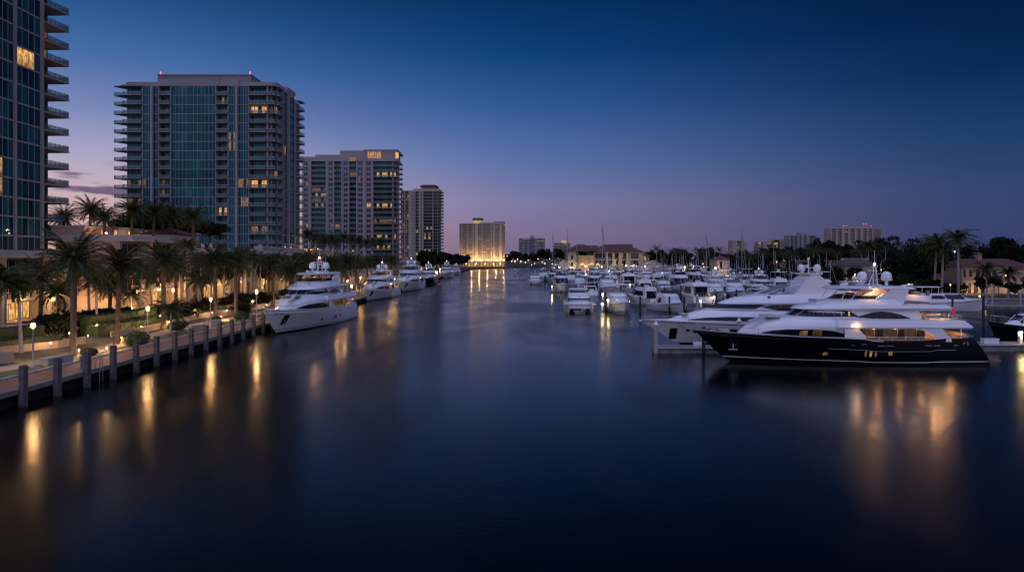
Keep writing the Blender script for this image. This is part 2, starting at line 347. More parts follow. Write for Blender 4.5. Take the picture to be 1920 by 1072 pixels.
# planter walls, hedges, steps between promenade and houses
def leafblob(mb,c,s,n,size,rg,mi=0,shell=.75):
    for _ in range(n):
        while True:
            d=Vector((rg.uniform(-1,1),rg.uniform(-1,1),rg.uniform(-1,1)))
            if .05<d.length<1: break
        d=d.normalized()*(shell+(1-shell)*rg.random())
        p=Vector((c[0]+d.x*s[0],c[1]+d.y*s[1],c[2]+d.z*s[2]))
        a=Vector((rg.uniform(-1,1),rg.uniform(-1,1),rg.uniform(-.6,.6))).normalized(); b=a.cross(Vector((rg.uniform(-1,1),rg.uniform(-1,1),rg.uniform(-1,1)))).normalized()
        k=size*rg.uniform(.6,1.3)
        mb.add([p-a*k,p+b*k*.5,p+a*k,p-b*k*.5],[(0,1,2,3)],mi)
def hedge(pts,wd,z0,z1,label,mat=None,dens=26):
    mb=MB(); rg=random.Random(int(pts[0][1]*7))
    for a,b in zip(pts[:-1],pts[1:]):
        d=Vector((b[0]-a[0],b[1]-a[1],0)); L=d.length; d.normalize(); nn=Vector((-d.y,d.x,0))
        pl=[(a[0]+nn.x*k*.92,a[1]+nn.y*k*.92) for k in(-wd/2,wd/2)]+[(b[0]+nn.x*k*.92,b[1]+nn.y*k*.92) for k in(wd/2,-wd/2)]
        mb.prism(pl,z0,z1-.06)
        for _ in range(int(dens*L*(wd+2*(z1-z0))/2)):
            t=rg.random()*L; u=rg.uniform(-wd/2,wd/2); z=rg.uniform(z0,z1)
            r=rg.random()
            if r<.45: z=z1+rg.uniform(-.08,.06)
            else: u=math.copysign(wd/2+rg.uniform(-.06,.05),u)
            p=Vector((a[0],a[1],0))+d*t+nn*u+Vector((0,0,z))
            e=Vector((rg.uniform(-1,1),rg.uniform(-1,1),rg.uniform(-1,1))).normalized(); f=e.cross(Vector((rg.uniform(-1,1),rg.uniform(-1,1),rg.uniform(-1,1)))).normalized(); k=rg.uniform(.07,.15)
            mb.add([p-e*k,p+f*k*.6,p+e*k,p-f*k*.6],[(0,1,2,3)])
    o=mb.build('hedge',mat or HEDGE); tag(o,label,'hedge','clipped hedges between promenade and houses'); return o
def lowwall(pts,z0,z1,label,mat=None,t=.3):
    mb=MB()
    for a,b in zip(pts[:-1],pts[1:]):
        d=Vector((b[0]-a[0],b[1]-a[1],0)).normalized(); n=Vector((-d.y,d.x,0))*t/2
        mb.prism([(a[0]-n.x,a[1]-n.y),(a[0]+n.x,a[1]+n.y),(b[0]+n.x,b[1]+n.y),(b[0]-n.x,b[1]-n.y)],z0,z1)
    o=mb.build('garden_wall',mat or STUCCO); tag(o,label,'garden wall','low garden walls behind the promenade'); return o
lowwall([(-60,50),(-52,58),(-49.2,63),(-47.6,65.2)],1.2,2.3,'curved pale low wall ending beside the nearest lamp post')
lowwall([(-56,60),(-53.5,70),(-50.6,76),(-50,80)],1.2,2.0,'long low wall in front of the double hedge at left')
hedge([(-61,56),(-57,66),(-54,73),(-52.0,78)],1.8,1.2,2.5,'long dark clipped hedge behind the low wall at left')
hedge([(-64,58),(-60,68),(-57,76),(-55.4,80)],2.0,1.2,3.4,'taller back hedge under the lit ground floor rooms')
lowwall([(-50.5,86),(-49.6,92),(-50.5,100),(-52,112),(-52.5,126)],1.2,2.0,'pale low wall behind the second lamp post')
hedge([(-53.5,87),(-52.6,93),(-53.5,103),(-54,110)],1.8,1.2,2.6,'clipped hedge behind the second lamp post')
hedge([(-56.2,90),(-55.4,97),(-56,106)],1.8,1.2,3.6,'taller square hedge below the lit town house balconies')
lowwall([(-51,116),(-50,124),(-50.5,136),(-52,150),(-54,170)],1.2,2.1,'pale low wall running behind the white yacht bow')
hedge([(-54,116),(-53,126),(-53.6,140)],1.8,1.2,2.7,'long clipped hedge near the third lamp post')
hedge([(-55,144),(-56,160),(-57,176)],1.8,1.2,2.7,'far clipped hedge behind the white yacht')
lowwall([(-62,76),(-58.5,84),(-59.5,92)],1.2,3.3,'tall pale garden wall right of the steps')
# steps with a lit riser lamp
st=thing('garden_steps','short flight of garden steps lit beside a pale wall','steps')
mb=MB()
for k in range(5): mb.box(-56.0-k*.45,80.2,1.2,-56.45-k*.45,83.8,1.55+k*.17)
mb.build('step_flight',STUCCO,st); MB().box(-58.6,79.9,1.2,-55.6,80.2,2.7).build('side_wall',STUCCO,st)
MB().tube([(-55.6,80.0,2.4),(-55.6,80.0,3.1),(-58.4,80.0,3.7),(-58.4,80.0,2.9)],.04,6).build('handrail',RAILM,st)
lamp((-55.2,80.9,2.3),25,WARM,.08); lamp((-56.6,84.2,2.6),25,WARM,.08)
# white stone bench and box planters
def bench(x,y,rz,l):
    t=thing('stone_bench',l,'bench',(x,y,1.34),rz,'solid stone benches by the promenade kerb')
    MB().box(-1.5,-.35,0,1.5,.35,.62).build('seat_block',WHITEWALL,t); MB().box(-1.56,-.40,.622,1.56,.40,.72).build('seat_slab',CONC,t)
bench(-42.3,63.6,R(90-8),'solid white stone bench beside the first big date palm')
bench(-43.6,94,R(86),'solid stone bench left of the third big date palm')
bench(-44.3,101.5,R(86),'solid stone bench further along behind the promenade kerb')
for i,(x,y,r,l) in enumerate([(-42.7,77.6,1.5,'round clipped shrub at the foot of the second date palm'),(-42.6,68.8,.8,'small shrub at the foot of the first big date palm'),(-47.0,97,1.0,'ball clipped shrub beside the third date palm'),(-43.8,110.5,1.3,'low round shrub at the foot of the fifth date palm'),(-46,93.5,1.2,'low shrub at the foot of the third date palm'),(-45.6,105,.9,'ball clipped shrub near the third lamp post'),(-47.5,47.6,1.5,'leafy shrub cut by the left edge of the photo')]):
    mb=MB(); leafblob(mb,(0,0,.45*r),(r,r,.6*r),int(900*r),.12,random.Random(i),shell=.6); mb.ball((0,0,.4*r),.82*r,10,sz=.6)
    o=mb.build('round_shrub',HEDGE,None,loc=(x,y,1.35)); tag(o,l,'shrub','round shrubs by the promenade')
for i,(x,y,r,l) in enumerate([(-55,137,2.0,'dark red croton bush beside the lit entrance'),(-60,131,1.8,'red leaved bush in front of the lit town house')]):
    mb=MB(); leafblob(mb,(0,0,r*.8),(r,r,r),1400,.2,random.Random(i+40),shell=.4); mb.ball((0,0,r*.7),.6*r,8)
    o=mb.build('croton_bush',CROTON,None,loc=(x,y,1.3)); tag(o,l,'bush')
# safety ladder and sign board by the third pile
Y=61.4; X=WX(Y)
t=thing('dock_ladder','small metal safety ladder hanging on the seawall by a pile','ladder',(X,Y,0))
mb=MB()
for dy in(-.25,.25): mb.tube([(-.5,dy,1.34),(-.5,dy,2.0),(-.2,dy,2.3),(.16,dy,2.1),(.2,dy,-.3)],.03,6)
mb.build('side_rails',RAILM,t)
for z in(.1,.4,.7,1.0): MB().tube([(.2,-.25,z),(.2,.25,z)],.025,6).build('rung',CHROME,t)
t=thing('notice_board','narrow white notice board standing behind the third pile','sign',(X-.95,60.4,1.34)); MB().box(-.04,-.22,0,.04,.22,1.15).build('board',WHITEWALL,t)
MB().box(.045,-.12,.62,.05,.12,.9).build('printed_mark',CANVASG,t); MB().box(.045,-.1,.2,.05,.1,.42).build('printed_mark',CANVASG,t)
t=thing('service_pedestal','white shore power pedestal between two promenade piles','power pedestal',(WX(76.6)-.5,76.6,1.34)); MB().box(-.14,-.2,0,.14,.2,1.2).build('housing',GEL,t); MB().box(-.16,-.22,1.202,.16,.22,1.3).build('lid',GELG,t)
# promenade lamp posts
def lamppost(x,y,z,h,label,w=480,mat=BULB,proto=[None]):
    if proto[0] is None:
        t=thing('lamp_post','','street lamp')
        MB().lathe([(.2,0),(.2,.25),(.12,.35),(.075,.5),(.06,3.45),(.1,3.5)],n=10).build('post',WHITEWALL,t,smooth=True)
        MB().lathe([(.10,3.5),(.26,3.66),(.30,3.70),(.02,3.72)],n=12).build('collar',WHITEWALL,t,smooth=True)
        MB().lathe([(.10,3.73),(.17,3.78),(.19,3.88),(.13,3.98),(.02,4.02)],n=10).build('globe',BULB,t,smooth=True)
        proto[0]=t; c=t
    else: c=copy_tree(proto[0])
    c.location=(x,y,z); c.scale=(1,1,h/4.0); tag(c,label,'street lamp','white lamp posts along the promenade'); lamp((x,y,z+h*.86),w,WARM,.15); return c
lamppost(gx(62,61),61,1.36,4.0,'white lamp post nearest to us with a glowing lamp')
lamppost(gx(277,81),81,1.36,4.1,'white lamp post between the second and third date palms')
lamppost(gx(395,97),97,1.36,4.2,'white lamp post left of the paired date palms')
lamppost(gx(481,106),106,1.36,5.0,'tallest white lamp post just left of the white yacht bow')
lamppost(gx(474,118),118,1.36,2.6,'short glowing lamp low beside the tall lamp post')
for i,(px,Y) in enumerate([(652,170),(676,200),(700,235),(735,285),(768,340),(800,410)]):
    lamppost(min(gx(px,Y),WX(Y)-2.2),Y,1.36,4.6,'promenade lamp far along the left bank, %s beyond the white yacht'%nth(i))
# ---------------------------------------------------------------- facades
class Tower:
    """collects windows, balconies: first 100 of each as parts, the rest one stuff part"""
    def __init__(s,root,wall,slab,glass,rail,cap=100):
        s.root=root; s.wall=wall; s.slab=slab; s.glass=glass; s.rail=rail; s.n={}; s.rest={}; s.cache={}; s.walls=MB(); s.slabs=MB(); s.cap=cap
        s.wm=[glass,MULL,LIT,LITB,LITY,LITD]; s.rg=random.Random(8); s.th=1
    def item(s,name,key,mk,M,mats,sub=None):
        k=s.n.get(name,0); s.n[name]=k+1
        if k<s.cap:
            if key not in s.cache: s.cache[key]=mk().mesh(name,mats)
            o=put(name,s.cache[key],s.root); o.matrix_local=M
            if sub:
                kk=('s',)+key
                if kk not in s.cache: s.cache[kk]=sub[1]().mesh(sub[0],sub[2])
                put(sub[0],s.cache[kk],o)
        else:
            r=s.rest.setdefault(name,(MB(),mats)); r[0].ext(mk(),M)
            if sub: r2=s.rest.setdefault(sub[0],(MB(),sub[2])); r2[0].ext(sub[1](),M)
    def facade(s,ox,oy,ang,z0,fh,nf,cols,lit={},depth=1.7,top=None):
        """cols: (kind,u0,u1[,panes]); kinds G glass flush, W wall with window, B balcony, P pier"""
        top=top if top is not None else z0+fh*nf
        F=Matrix.Translation((ox,oy,0))@Matrix.Rotation(ang,4,'Z')
        for ci,c in enumerate(cols):
            k,u0,u1=c[:3]; vr=0; n=c[3] if len(c)>3 else max(1,int((u1-u0)/1.4))
            if k=='P': s.walls.ext(MB().box(u0,-(c[3] if len(c)>3 else .25),z0-3,u1,depth,top),F); continue
            if k=='G': s.walls.ext(MB().box(u0,.12,z0-3,u1,depth,top),F)
            if k=='W': s.walls.ext(MB().box(u0,.0,z0-3,u1,depth,top),F)
            for f in range(nf):
                z=z0+f*fh; L=lit.get((ci,f),0); vr=s.rg.randrange(3) if L else 0; ps=random.Random(vr*31+L*7+ci).random; on=[ps()<(.8 if L==2 else .55) for _ in range(24)]
                wd=u1-u0; M=F@Matrix.Translation((u0,0,z))
                if k=='G':
                    def mk(wd=wd,n=n,L=L,fh=fh,on=on):
                        m=MB()
                        if not L: m.box(.0,.04,.16,wd,.10,fh-.16,0)
                        else:
                            for i in range(n): m.box(wd*i/n,.04,.16,wd*(i+1)/n,.10,fh-.16,L+1 if on[i] else 0)
                        for i in range(n+1): x=wd*i/n; m.box(x-.045,-.02,.16,x+.045,.038,fh-.16,1)
                        return m
                    s.item('window',('G',round(wd,2),n,L,round(fh,2),ci if L else 0,vr),mk,M,s.wm)
                elif k=='W':
                    def mk(wd=wd,n=n,L=L,fh=fh,on=on):
                        m=MB(); a=wd*.14; hf=wd/2; m.box(a,-.03,.75,hf,.05,fh-.55,(L+1 if L and on[0] else 0)); m.box(hf,-.03,.75,wd-a,.05,fh-.55,(L+1 if L and (on[1] or not on[0]) else 0)); m.box(a-.1,-.06,.66,wd-a+.1,.02,.74,1)
                        nn=max(2,int((wd-2*a)/1.3))
                        for i in range(nn+1): x=a+(wd-2*a)*i/nn; m.box(x-.06,-.06,.75,x+.06,-.031,fh-.55,1)
                        m.box(a,-.06,fh*.5,wd-a,-.032,fh*.5+.08,1)
                        return m
                    s.item('window',('W',round(wd,2),n,L,round(fh,2),ci if L else 0,vr),mk,M,s.wm)
                elif k=='B':
                    def mk(wd=wd,n=n,L=L,fh=fh,d=depth,on=on):
                        m=MB()
                        if not L: m.box(.05,d-.1,.14,wd-.05,d-.04,fh-.4,0)
                        else:
                            for i in range(n): m.box(.05+(wd-.1)*i/n,d-.1,.14,.05+(wd-.1)*(i+1)/n,d-.04,fh-.4,L+1 if on[i] else 0)
                        for i in range(n+1): x=.05+(wd-.1)*i/n; m.box(x-.06,d-.15,.14,x+.06,d-.102,fh-.4,1)
                        return m
                    s.item('window',('B',round(wd,2),n,L,round(fh,2),ci if L else 0,vr),mk,M,s.wm)
                    pr=c[4] if len(c)>4 else .9
                    def sl(wd=wd,pr=pr,d=depth,th=s.th): return MB().box(-.1,-pr,-.12*th,wd+.1,d+.3,.08*th)
                    def rl(wd=wd,pr=pr):
                        m=MB(); m.box(.0,-pr+.06,.14,wd,-pr+.09,1.05,0); m.box(-.06,-pr+.03,1.052,wd+.06,-pr+.12,1.12,1)
                        for q in range(int(wd/1.6)+2):
                            x=min(wd,q*1.6); m.box(x-.03,-pr+.092,.14,x+.03,-pr+.13,1.05,1)
                        m.box(-.0,-pr+.13,.14,.03,0,1.05,0); m.box(wd-.03,-pr+.13,.14,wd,0,1.05,0)
                        return m
                    s.item('balcony',('S',round(wd,2),pr),sl,M,[s.slab],('railing',rl,[s.rail,RAILM]))
            if k=='B': s.walls.ext(MB().box(u0,depth-.03,z0-3,u1,depth+.6,top),F); s.slabs.ext(MB().box(u0-.1,-(c[4] if len(c)>4 else .9),top-.2,u1+.1,depth,top+.35),F)
        u0=cols[0][1]; u1=cols[-1][2]
        for c in cols:
            if c[0]=='G':
                for f in range(nf+1): s.slabs.ext(MB().box(c[1],-.06,z0+f*fh-.12,c[2],.12,z0+f*fh+.158),F)
    def body(s,pts,z0,z1): s.walls.prism(pts,z0,z1)
    def done(s):
        s.walls.build('wall',s.wall,s.root); s.slabs.build('floor_bands',s.slab,s.root)
        for k,(mb,mats) in s.rest.items():
            o=mb.build(k+'s' if k!='balcony' else 'balconies',mats,s.root); o['kind']='stuff'
def randlit(cols,nf,p,rg,kinds=(1,2,3,4)):
    d={}
    for ci,c in enumerate(cols):
        if c[0]=='P': continue
        for f in range(nf):
            if rg.random()<p: d[(ci,f)]=rg.choice(kinds)
    return d
def px(cols,Y,x0):
    """columns given in photo pixels -> metres along a facade facing the camera"""
    r=[]
    for c in cols: r.append((c[0],(c[1]-x0)*Y/FPX,(c[2]-x0)*Y/FPX)+tuple(c[3:]))
    return r
# --- far left glass tower, facade towards the river
t=thing('glass_tower','dark teal glass tower with stacked corner balconies cut by the left edge','tower')
T=Tower(t,TOWERW,TOWERW,GLASS,RAILG)
X1=-84.5; z0=11.8; fh=3.25; nf=15
cols=[('G',-14,-8,4),('P',-8,-7.7),('G',-7.7,-2,4),('P',-2,-1.7),('G',-1.7,2.0,4-1),('P',2.0,2.5,.3),('G',2.5,8.6,4),('P',8.6,9.2,.3)]
lt={(6,10):2,(4,4):1,(4,3):1,(2,3):2,(2,4):2,(2,9):1}
T.facade(X1,113.7,R(90),z0,fh,nf,cols,lt,depth=1.0)
T.body([(X1-1,99.7),(X1-1,122.9),(X1-26,122.9),(X1-26,99.7)],8,z0+fh*nf)
T.body([(X1-3.2,122.9),(X1-3.2,129),(X1-24,129),(X1-24,122.9)],8,z0+fh*nf)
for f in range(nf+1):
    z=z0+f*fh
    sl=MB().prism([(0,0),(.75,6.3),(-8,6.6),(-8,0)],-.14,.06)
    o=put('balcony',sl.mesh('balcony',TOWERW) if f==0 else T.cache['sl'],t,(X1,122.92,z)); 
    if f==0: T.cache['sl']=o.data
    if f<nf:
        if 'rl' not in T.cache:
            rl=MB(); 
            for q in range(5):
                a,b=q/5,(q+1)/5
                rl.prism([(.68*a-.06,1.0+5.2*a+.05),(.68*b-.06,1.0+5.2*b-.05),(.68*b-.09,1.0+5.2*b-.05),(.68*a-.09,1.0+5.2*a+.05)],.1,1.02,0)
                rl.box(.68*b-.11,1.0+5.2*b-.04,.062,.68*b-.04,1.0+5.2*b+.04,1.05,1)
            rl.tube([(-.07,1.0,1.08),(.61,6.2,1.08),(-7.6,6.45,1.08)],.035,5,1); rl.box(-7.6,6.36,.1,.5,6.39,1.02,0)
            T.cache['rl']=rl.mesh('railing',[RAILG,RAILM])
        put('railing',T.cache['rl'],o)
        if f in(1,3,4,7,8,9,10,12):
            c=MB(); c.box(-1.4,2.2,.065,-.8,2.7,.5); c.box(-1.45,2.68,.065,-.75,2.75,1.0); c.box(-1.5,3.4,.065,-.7,4.3,.7); put('terrace_chair',c.mesh('terrace_chair',CANVASG),o)
        g=MB(); g.box(X1-3.15,123.3,z+.1,X1-3.05,128.6,z+2.9,0 if f not in(11,12) else 5); g.build('window',T.wm,t)
T.done()
# --- big glass condominium
t=thing('condominium_tower','broad teal glass condominium tower with white balcony stacks and red roof lights','tower')
T=Tower(t,TOWERW,TOWERW,GLASS,RAILG)
Y2=240; xl=gx(232,Y2); z0=10.25; fh=3.25; nf=19
cols=px([('B',233,266.5,5,1.1),('P',266.5,268.5),('G',268.5,284,3),('P',284,288,.9),('G',288,297.5,2),('P',297.5,299),('B',299,320,4,1.0),('P',320,321.5,.6),('G',321.5,405,12),('P',405,406.5,.6),('B',406.5,427,4,1.0),('P',427,429),('G',429,442,3),('P',442,447,.9),('G',447,466,4),('P',466,467.5),('B',467.5,500,5,1.2),('P',500,503.5,.2),('B',503.5,517,2,1.2)],Y2,232)
lt={(16,16):2,(16,8):2,(14,8):4,(10,5):2,(2,8):4,(16,3):4,(18,8):1,(18,16):4,(6,8):4,(6,7):4,(8,1):4,(8,0):4,(16,1):4,(12,12):4,(0,8):4,(0,6):4}
lt.update({k:4 for k in randlit(cols,nf,.03,random.Random(3))if k not in lt})
T.facade(xl,Y2,0,z0,fh,nf,cols,lt,depth=1.9)
xr=gx(517,Y2)
side=[('B',.6,5.6,3,1.1),('P',5.6,6.4,.6),('G',6.4,12.4,4),('P',12.4,13.6,.6),('G',13.6,20.6,4),('P',20.6,21.2,.3)]
T.facade(xr,Y2,R(90),z0,fh,nf,side,{(0,14):1,(2,12):4},depth=1.5)
T.body([(xl+.4,Y2+1.95),(xr-1.5,Y2+1.95),(xr-1.5,Y2+28),(xl+.4,Y2+28)],2,z0+fh*nf)
# protruding left end slabs and right far-end slabs
m1=MB().prism([(0,0),(-3.6,1.0),(-3.6,1.8),(0,7)],-.16,.12); m1=m1.mesh('balcony',TOWERW)
m2=MB(); m2.box(-3.55,.98,.14,-3.5,1.78,1.1); m2.box(-3.5,.98,.14,0,1.02,1.1); m2=m2.mesh('railing',[RAILG])
m3=MB().prism([(0,0),(2.1,1.0),(2.1,5.5),(0,6)],-.16,.12).mesh('balcony',TOWERW)
m4=MB().box(2.0,1.1,.14,2.05,5.4,1.1).box(0.2,1.05,.14,2.0,1.1,1.1).mesh('railing',[RAILG])
for f in range(nf+1):
    z=z0+f*fh; o=put('end_balcony',m1,t,(xl,Y2-.8,z)); p=put('end_balcony',m3,t,(xr,Y2+21.4,z))
    if f<nf: put('railing',m2,o); put('railing',m4,p)
T.body([(xr-1.5,Y2+21.2),(xr,Y2+21.2),(xr,Y2+27),(xr-1.5,Y2+27)],2,z0+fh*nf-.5)
zt=z0+fh*nf
par=MB(); par.box(xl+.4,Y2+.6,zt,gx(296,Y2),Y2+26,zt+1.6); par.box(gx(296,Y2),Y2-.1,zt,gx(447,Y2),Y2+26,zt+2.4); par.box(gx(405,Y2),Y2-.4,zt,gx(412,Y2),Y2+.4,zt+2.9)
par.box(gx(447,Y2),Y2+.2,zt,xr+.2,Y2+20,zt+1.5); par.box(xr-4,Y2+12,zt+1.5,xr+.2,Y2+21.3,zt+2.8)
par.build('parapet',TOWERW,t)
ph=MB().box(gx(296,Y2+6),Y2+6,zt+1.5,-94.0,Y2+22,zt+5.4); ph.box(gx(296,Y2+6)-.2,Y2+5.8,zt+5.4,-93.8,Y2+22.2,zt+5.7); ph.build('roof_plant_room',pmat('plant_room_grey',(.20,.19,.20),None,.1,.8),t)
for x,y in((gx(300,Y2+6),Y2+6.4),(-94.4,Y2+6)): MB().lathe([(.1,0),(.1,.5),(.22,.55),(.22,.9),(.02,1.0)],(x,y,zt+5.7),8).build('aviation_light',RED,t)
MB().tube([(gx(428,Y2+8),Y2+8,zt+5.7),(gx(428,Y2+8),Y2+8,zt+8.5)],.06,5).build('antenna',ALU,t)
T.done()
# --- pink columned tower
t=thing('apartment_tower','pinkish apartment tower with pilasters, rounded corner and lit penthouse','tower')
T=Tower(t,TOWERP,TOWERP,GLASS,RAILG)
Y3=405; fh=3.085; z0=66.1-fh*20+3.3; nf=20; xl=gx(567,Y3)
cols=px([('P',567,568.5),('W',568.5,578.5),('P',578.5,584,.6),('B',584,611,5,.8),('P',611,615,.6),('W',615,625),('P',625,627,.6),('B',627,640,3,.7),('P',640,643,.6),('W',643,653),('P',653,655,.6),('B',655,668,3,.7),('P',668,670,.6),('W',670,681),('P',681,686,.8),('W',686,696.5),('P',696.5,700,.6),('B',700,736,7,1.0),('P',736,737.5),('B',737.5,741.5,1,.8)],Y3,567)
rg=random.Random(11); lt=randlit(cols,nf,.022,rg,(4,4,3))
lt.update({(17,17):2,(19,17):2,(17,11):2,(19,11):1,(15,11):2,(3,13):3,(3,11):1,(1,15):3,(7,7):3,(1,7):3,(17,5):3,(5,7):4,(17,8):4,(3,14):4,(11,17):4,(17,3):3,(19,8):4,(19,5):1})
T.facade(xl,Y3,0,z0,fh,nf,cols,lt,depth=1.8)
xr=gx(741.5,Y3)
T.facade(xr,Y3,R(90),z0,fh,nf,[('B',.5,6,3,1.2),('P',6,7),('G',7,12,4),('P',12,13),('B',13,18,3,1.6)],randlit([('G',0,1)]*5,nf,.04,rg,(4,3)),depth=1.6)
T.body([(xl+.3,Y3+1.85),(xr-1.6,Y3+1.85),(xr-1.6,Y3+24),(xl+.3,Y3+24)],2,z0+fh*nf)
zt=z0+fh*nf
m=MB(); m.box(xl-3,Y3-.6,zt,gx(682,Y3),Y3+24,zt+2.6); m.box(gx(590,Y3),Y3+1,zt+2.6,gx(640,Y3),Y3+20,zt+4.0); m.box(gx(637,Y3),Y3+.5,zt+2.6,gx(684,Y3),Y3+20,zt+6.4); m.box(gx(682,Y3),Y3-.6,zt,xr+.6,Y3+20,zt+1.6)
m.box(gx(682,Y3),Y3,zt+6.0,xr+1.2,Y3+22,zt+7.0); m.box(gx(682,Y3),Y3+.4,zt+1.6,gx(688,Y3),Y3+18,zt+6); m.box(gx(714,Y3),Y3+.4,zt+1.6,xr,Y3+18,zt+6)
m.build('parapet',TOWERP,t)
w_=MB(); w_.box(gx(688,Y3),Y3+1.0,zt+1.7,gx(714,Y3),Y3+1.2,zt+5.8,3)
for i in range(7): x=gx(688+26*i/6,Y3); w_.box(x-.12,Y3+.8,zt+1.7,x+.12,Y3+.98,zt+5.8,1)
w_.build('penthouse_window',T.wm,t)
w_=MB().box(gx(741.5,Y3),Y3+.3,zt+1.7,gx(747,Y3),Y3+.38,zt+5.4,3); w_.build('penthouse_window',T.wm,t)
w_=MB().box(gx(656,Y3),Y3-.8,zt-.1,gx(667,Y3),Y3-.62,zt+2.2,5); w_.build('gable_window',T.wm,t)
T.done()
# --- sand tower with red cap
t=thing('apartment_tower','slim sand coloured tower with a small red tiled cap','tower')
T=Tower(t,TOWERY,TOWERY,GLASSD,RAILG,cap=100)
Y4=640; fh=3.0; nf=24; z0=75.0-fh*nf; xl=gx(751,Y4)
cols=px([('B',751,758,3),('P',758,760),('B',760,766,2),('P',766,771.5),('W',771.5,774.2),('P',774.2,775.6),('W',775.6,777.6),('P',777.6,779,.6),('B',779,785,3),('P',785,788.4,.6),('W',788.4,791),('P',791,794),('B',794,811,4),('P',811,812.5,.6),('B',812.5,824,3)],Y4,751)
rg=random.Random(5); lt=randlit(cols,nf,.05,rg,(4,3,3)); lt.update(randlit(cols[:3],nf,.45,rg,(4,3,4))); lt.update({(12,5):3,(12,4):1,(12,9):3,(14,4):1,(12,10):4})
T.facade(xl,Y4,0,z0,fh,nf,cols,lt,depth=2)
xr=gx(824,Y4); T.facade(xr,Y4,R(90),z0,fh,nf,[('B',1,9,3,2.0),('P',9,10),('B',10,18,3,2.4)],{},depth=1.6)
T.body([(xl+.3,Y4+2.1),(xr-1.6,Y4+2.1),(xr-1.6,Y4+24),(xl+.3,Y4+24)],2,z0+fh*nf+1.2)
zt=z0+fh*nf
m=MB(); m.box(gx(775,Y4),Y4+1,zt,gx(824,Y4),Y4+18,zt+2.6); m.box(gx(790,Y4),Y4+3,zt+2.6,gx(817,Y4),Y4+14,zt+4.6); m.build('parapet',TOWERY,t)
m=MB().prism([(gx(787,Y4),Y4+1),(gx(819,Y4),Y4+1),(gx(819,Y4),Y4+18),(gx(787,Y4),Y4+18)],zt+4.6,zt+5.6); m.prism([(gx(791,Y4),Y4+4),(gx(815,Y4),Y4+4),(gx(815,Y4),Y4+15),(gx(791,Y4),Y4+15)],zt+5.6,zt+6.6); m.build('roof',ROOFR,t)
T.done()
# --- lit hotel tower and further blocks
def block(name,label,Y,x0,x1,ytop,nf,spec,mat,lit=.08,base=1.5,seed=1,lows=0,cap=60,extra=None):
    t=thing(name,label,'tower'); T=Tower(t,mat,mat,GLASSD,mat,cap=cap); T.th=2.2; rg=random.Random(seed)
    zt=gz(ytop,Y); fh=(zt-base-4)/nf; z0=zt-fh*nf
    cols=px(spec,Y,x0); lt=randlit(cols,nf,lit,rg,(4,4,1,3))
    for f in range(lows):
        for ci in range(len(cols)):
            if rg.random()<(.75-.12*f if lows<6 else .62-.065*f): lt[(ci,f)]=rg.choice((1,3,2))
    T.facade(gx(x0,Y),Y,0,z0,fh,nf,cols,lt,depth=2)
    T.body([(gx(x0,Y)+.2,Y+2.2),(gx(x1,Y)-.2,Y+2.2),(gx(x1,Y)-.2,Y+26),(gx(x0,Y)+.2,Y+26)],1,zt+1)
    if extra: extra(t,zt,Y)
    T.done(); return t
def ex5(t,zt,Y):
    x=gx(895.5,Y); MB().lathe([(6,0),(6,4.2)],(x,Y+10,zt+1),20).build('roof_drum',LITY,t); MB().lathe([(7.4,4.2),(7.6,6.2),(6.8,7.6)],(x,Y+10,zt+1),20).build('roof_disc',pmat('green_grey_roof',(.08,.12,.11)),t)
    m=MB().box(gx(926,Y),Y+3,zt+1,gx(947,Y),Y+20,zt+3.8); m.box(gx(900,Y),Y+3,zt+1,gx(926,Y),Y+20,zt+2.4); m.build('parapet',TOWERY,t)
block('hotel_tower','brightly lit hotel slab with round rooftop drum at the river bend',930,861,947,420,20,
 [('P',861,862),('W',862,865.5),('P',865.5,867),('B',867,876,4),('P',876,878),('B',878,886,4),('P',886,888),('W',888,891),('P',891,896,.8),('B',896,903,3),('P',903,905),('B',905,912,3),('B',912,920,3),('P',920,922),('W',922,925),('P',925,928,.8),('B',928,936,3),('P',936,941,.8),('B',941,947,2)],TOWERY,.10,2,5,lows=9,cap=100,extra=ex5)
def exr(t,zt,Y):
    MB().box(gx(994,Y),Y+5,zt+1,gx(1002,Y),Y+14,zt+6).build('lift_housing',TOWERW,t)
block('apartment_block','dark grey apartment block right of the lit hotel slab',1400,972.5,1022,447.5,15,[('P',972.5,973.5),('W',973.5,980),('P',980,981),('W',981,990),('P',990,992,.8),('B',992,1003,4),('P',1003,1006,.8),('W',1006,1021),('P',1021,1022)],TOWERW,.13,2,9,cap=60,extra=exr)
block('apartment_block','narrow apartment block with a bright rooftop beside thin masts',1400,1040,1070,456,12,[('P',1040,1041),('B',1041,1047,3),('P',1047,1049),('B',1049,1054,3),('P',1054,1056),('B',1056,1062,3),('P',1062,1063),('W',1063,1070)],TOWERY,.2,2,12,cap=50,extra=lambda t,zt,Y:MB().box(gx(1053,Y),Y+2,zt+1,gx(1062,Y),Y+12,zt+5).build('lit_roof_room',LITB,t))
block('apartment_block','low pale block with lit parapet behind the club house, left of the tall mast',1300,1086,1122,460.5,7,[('W',1086,1094),('P',1094,1096),('W',1096,1108),('P',1108,1110),('W',1110,1122)],TOWERW,.3,8,13,cap=30)
block('apartment_block','low pale block behind the club house, right of the tall mast',1300,1158,1187,458,7,[('W',1158,1166),('P',1166,1168),('W',1168,1187)],TOWERW,.25,8,14,cap=30)
block('apartment_block','small two toned block behind trees beside a mast',1300,1373,1400,451.5,7,[('P',1373,1381,.6),('W',1381,1392),('P',1392,1400)],TOWERY,.15,6,15,cap=30)
block('apartment_block','stepped apartment block with many lit windows behind trees',1300,1423,1453,454,7,[('B',1423,1430,3),('P',1430,1438),('B',1438,1450,4),('P',1450,1453)],TOWERY,.5,6,16,cap=30)
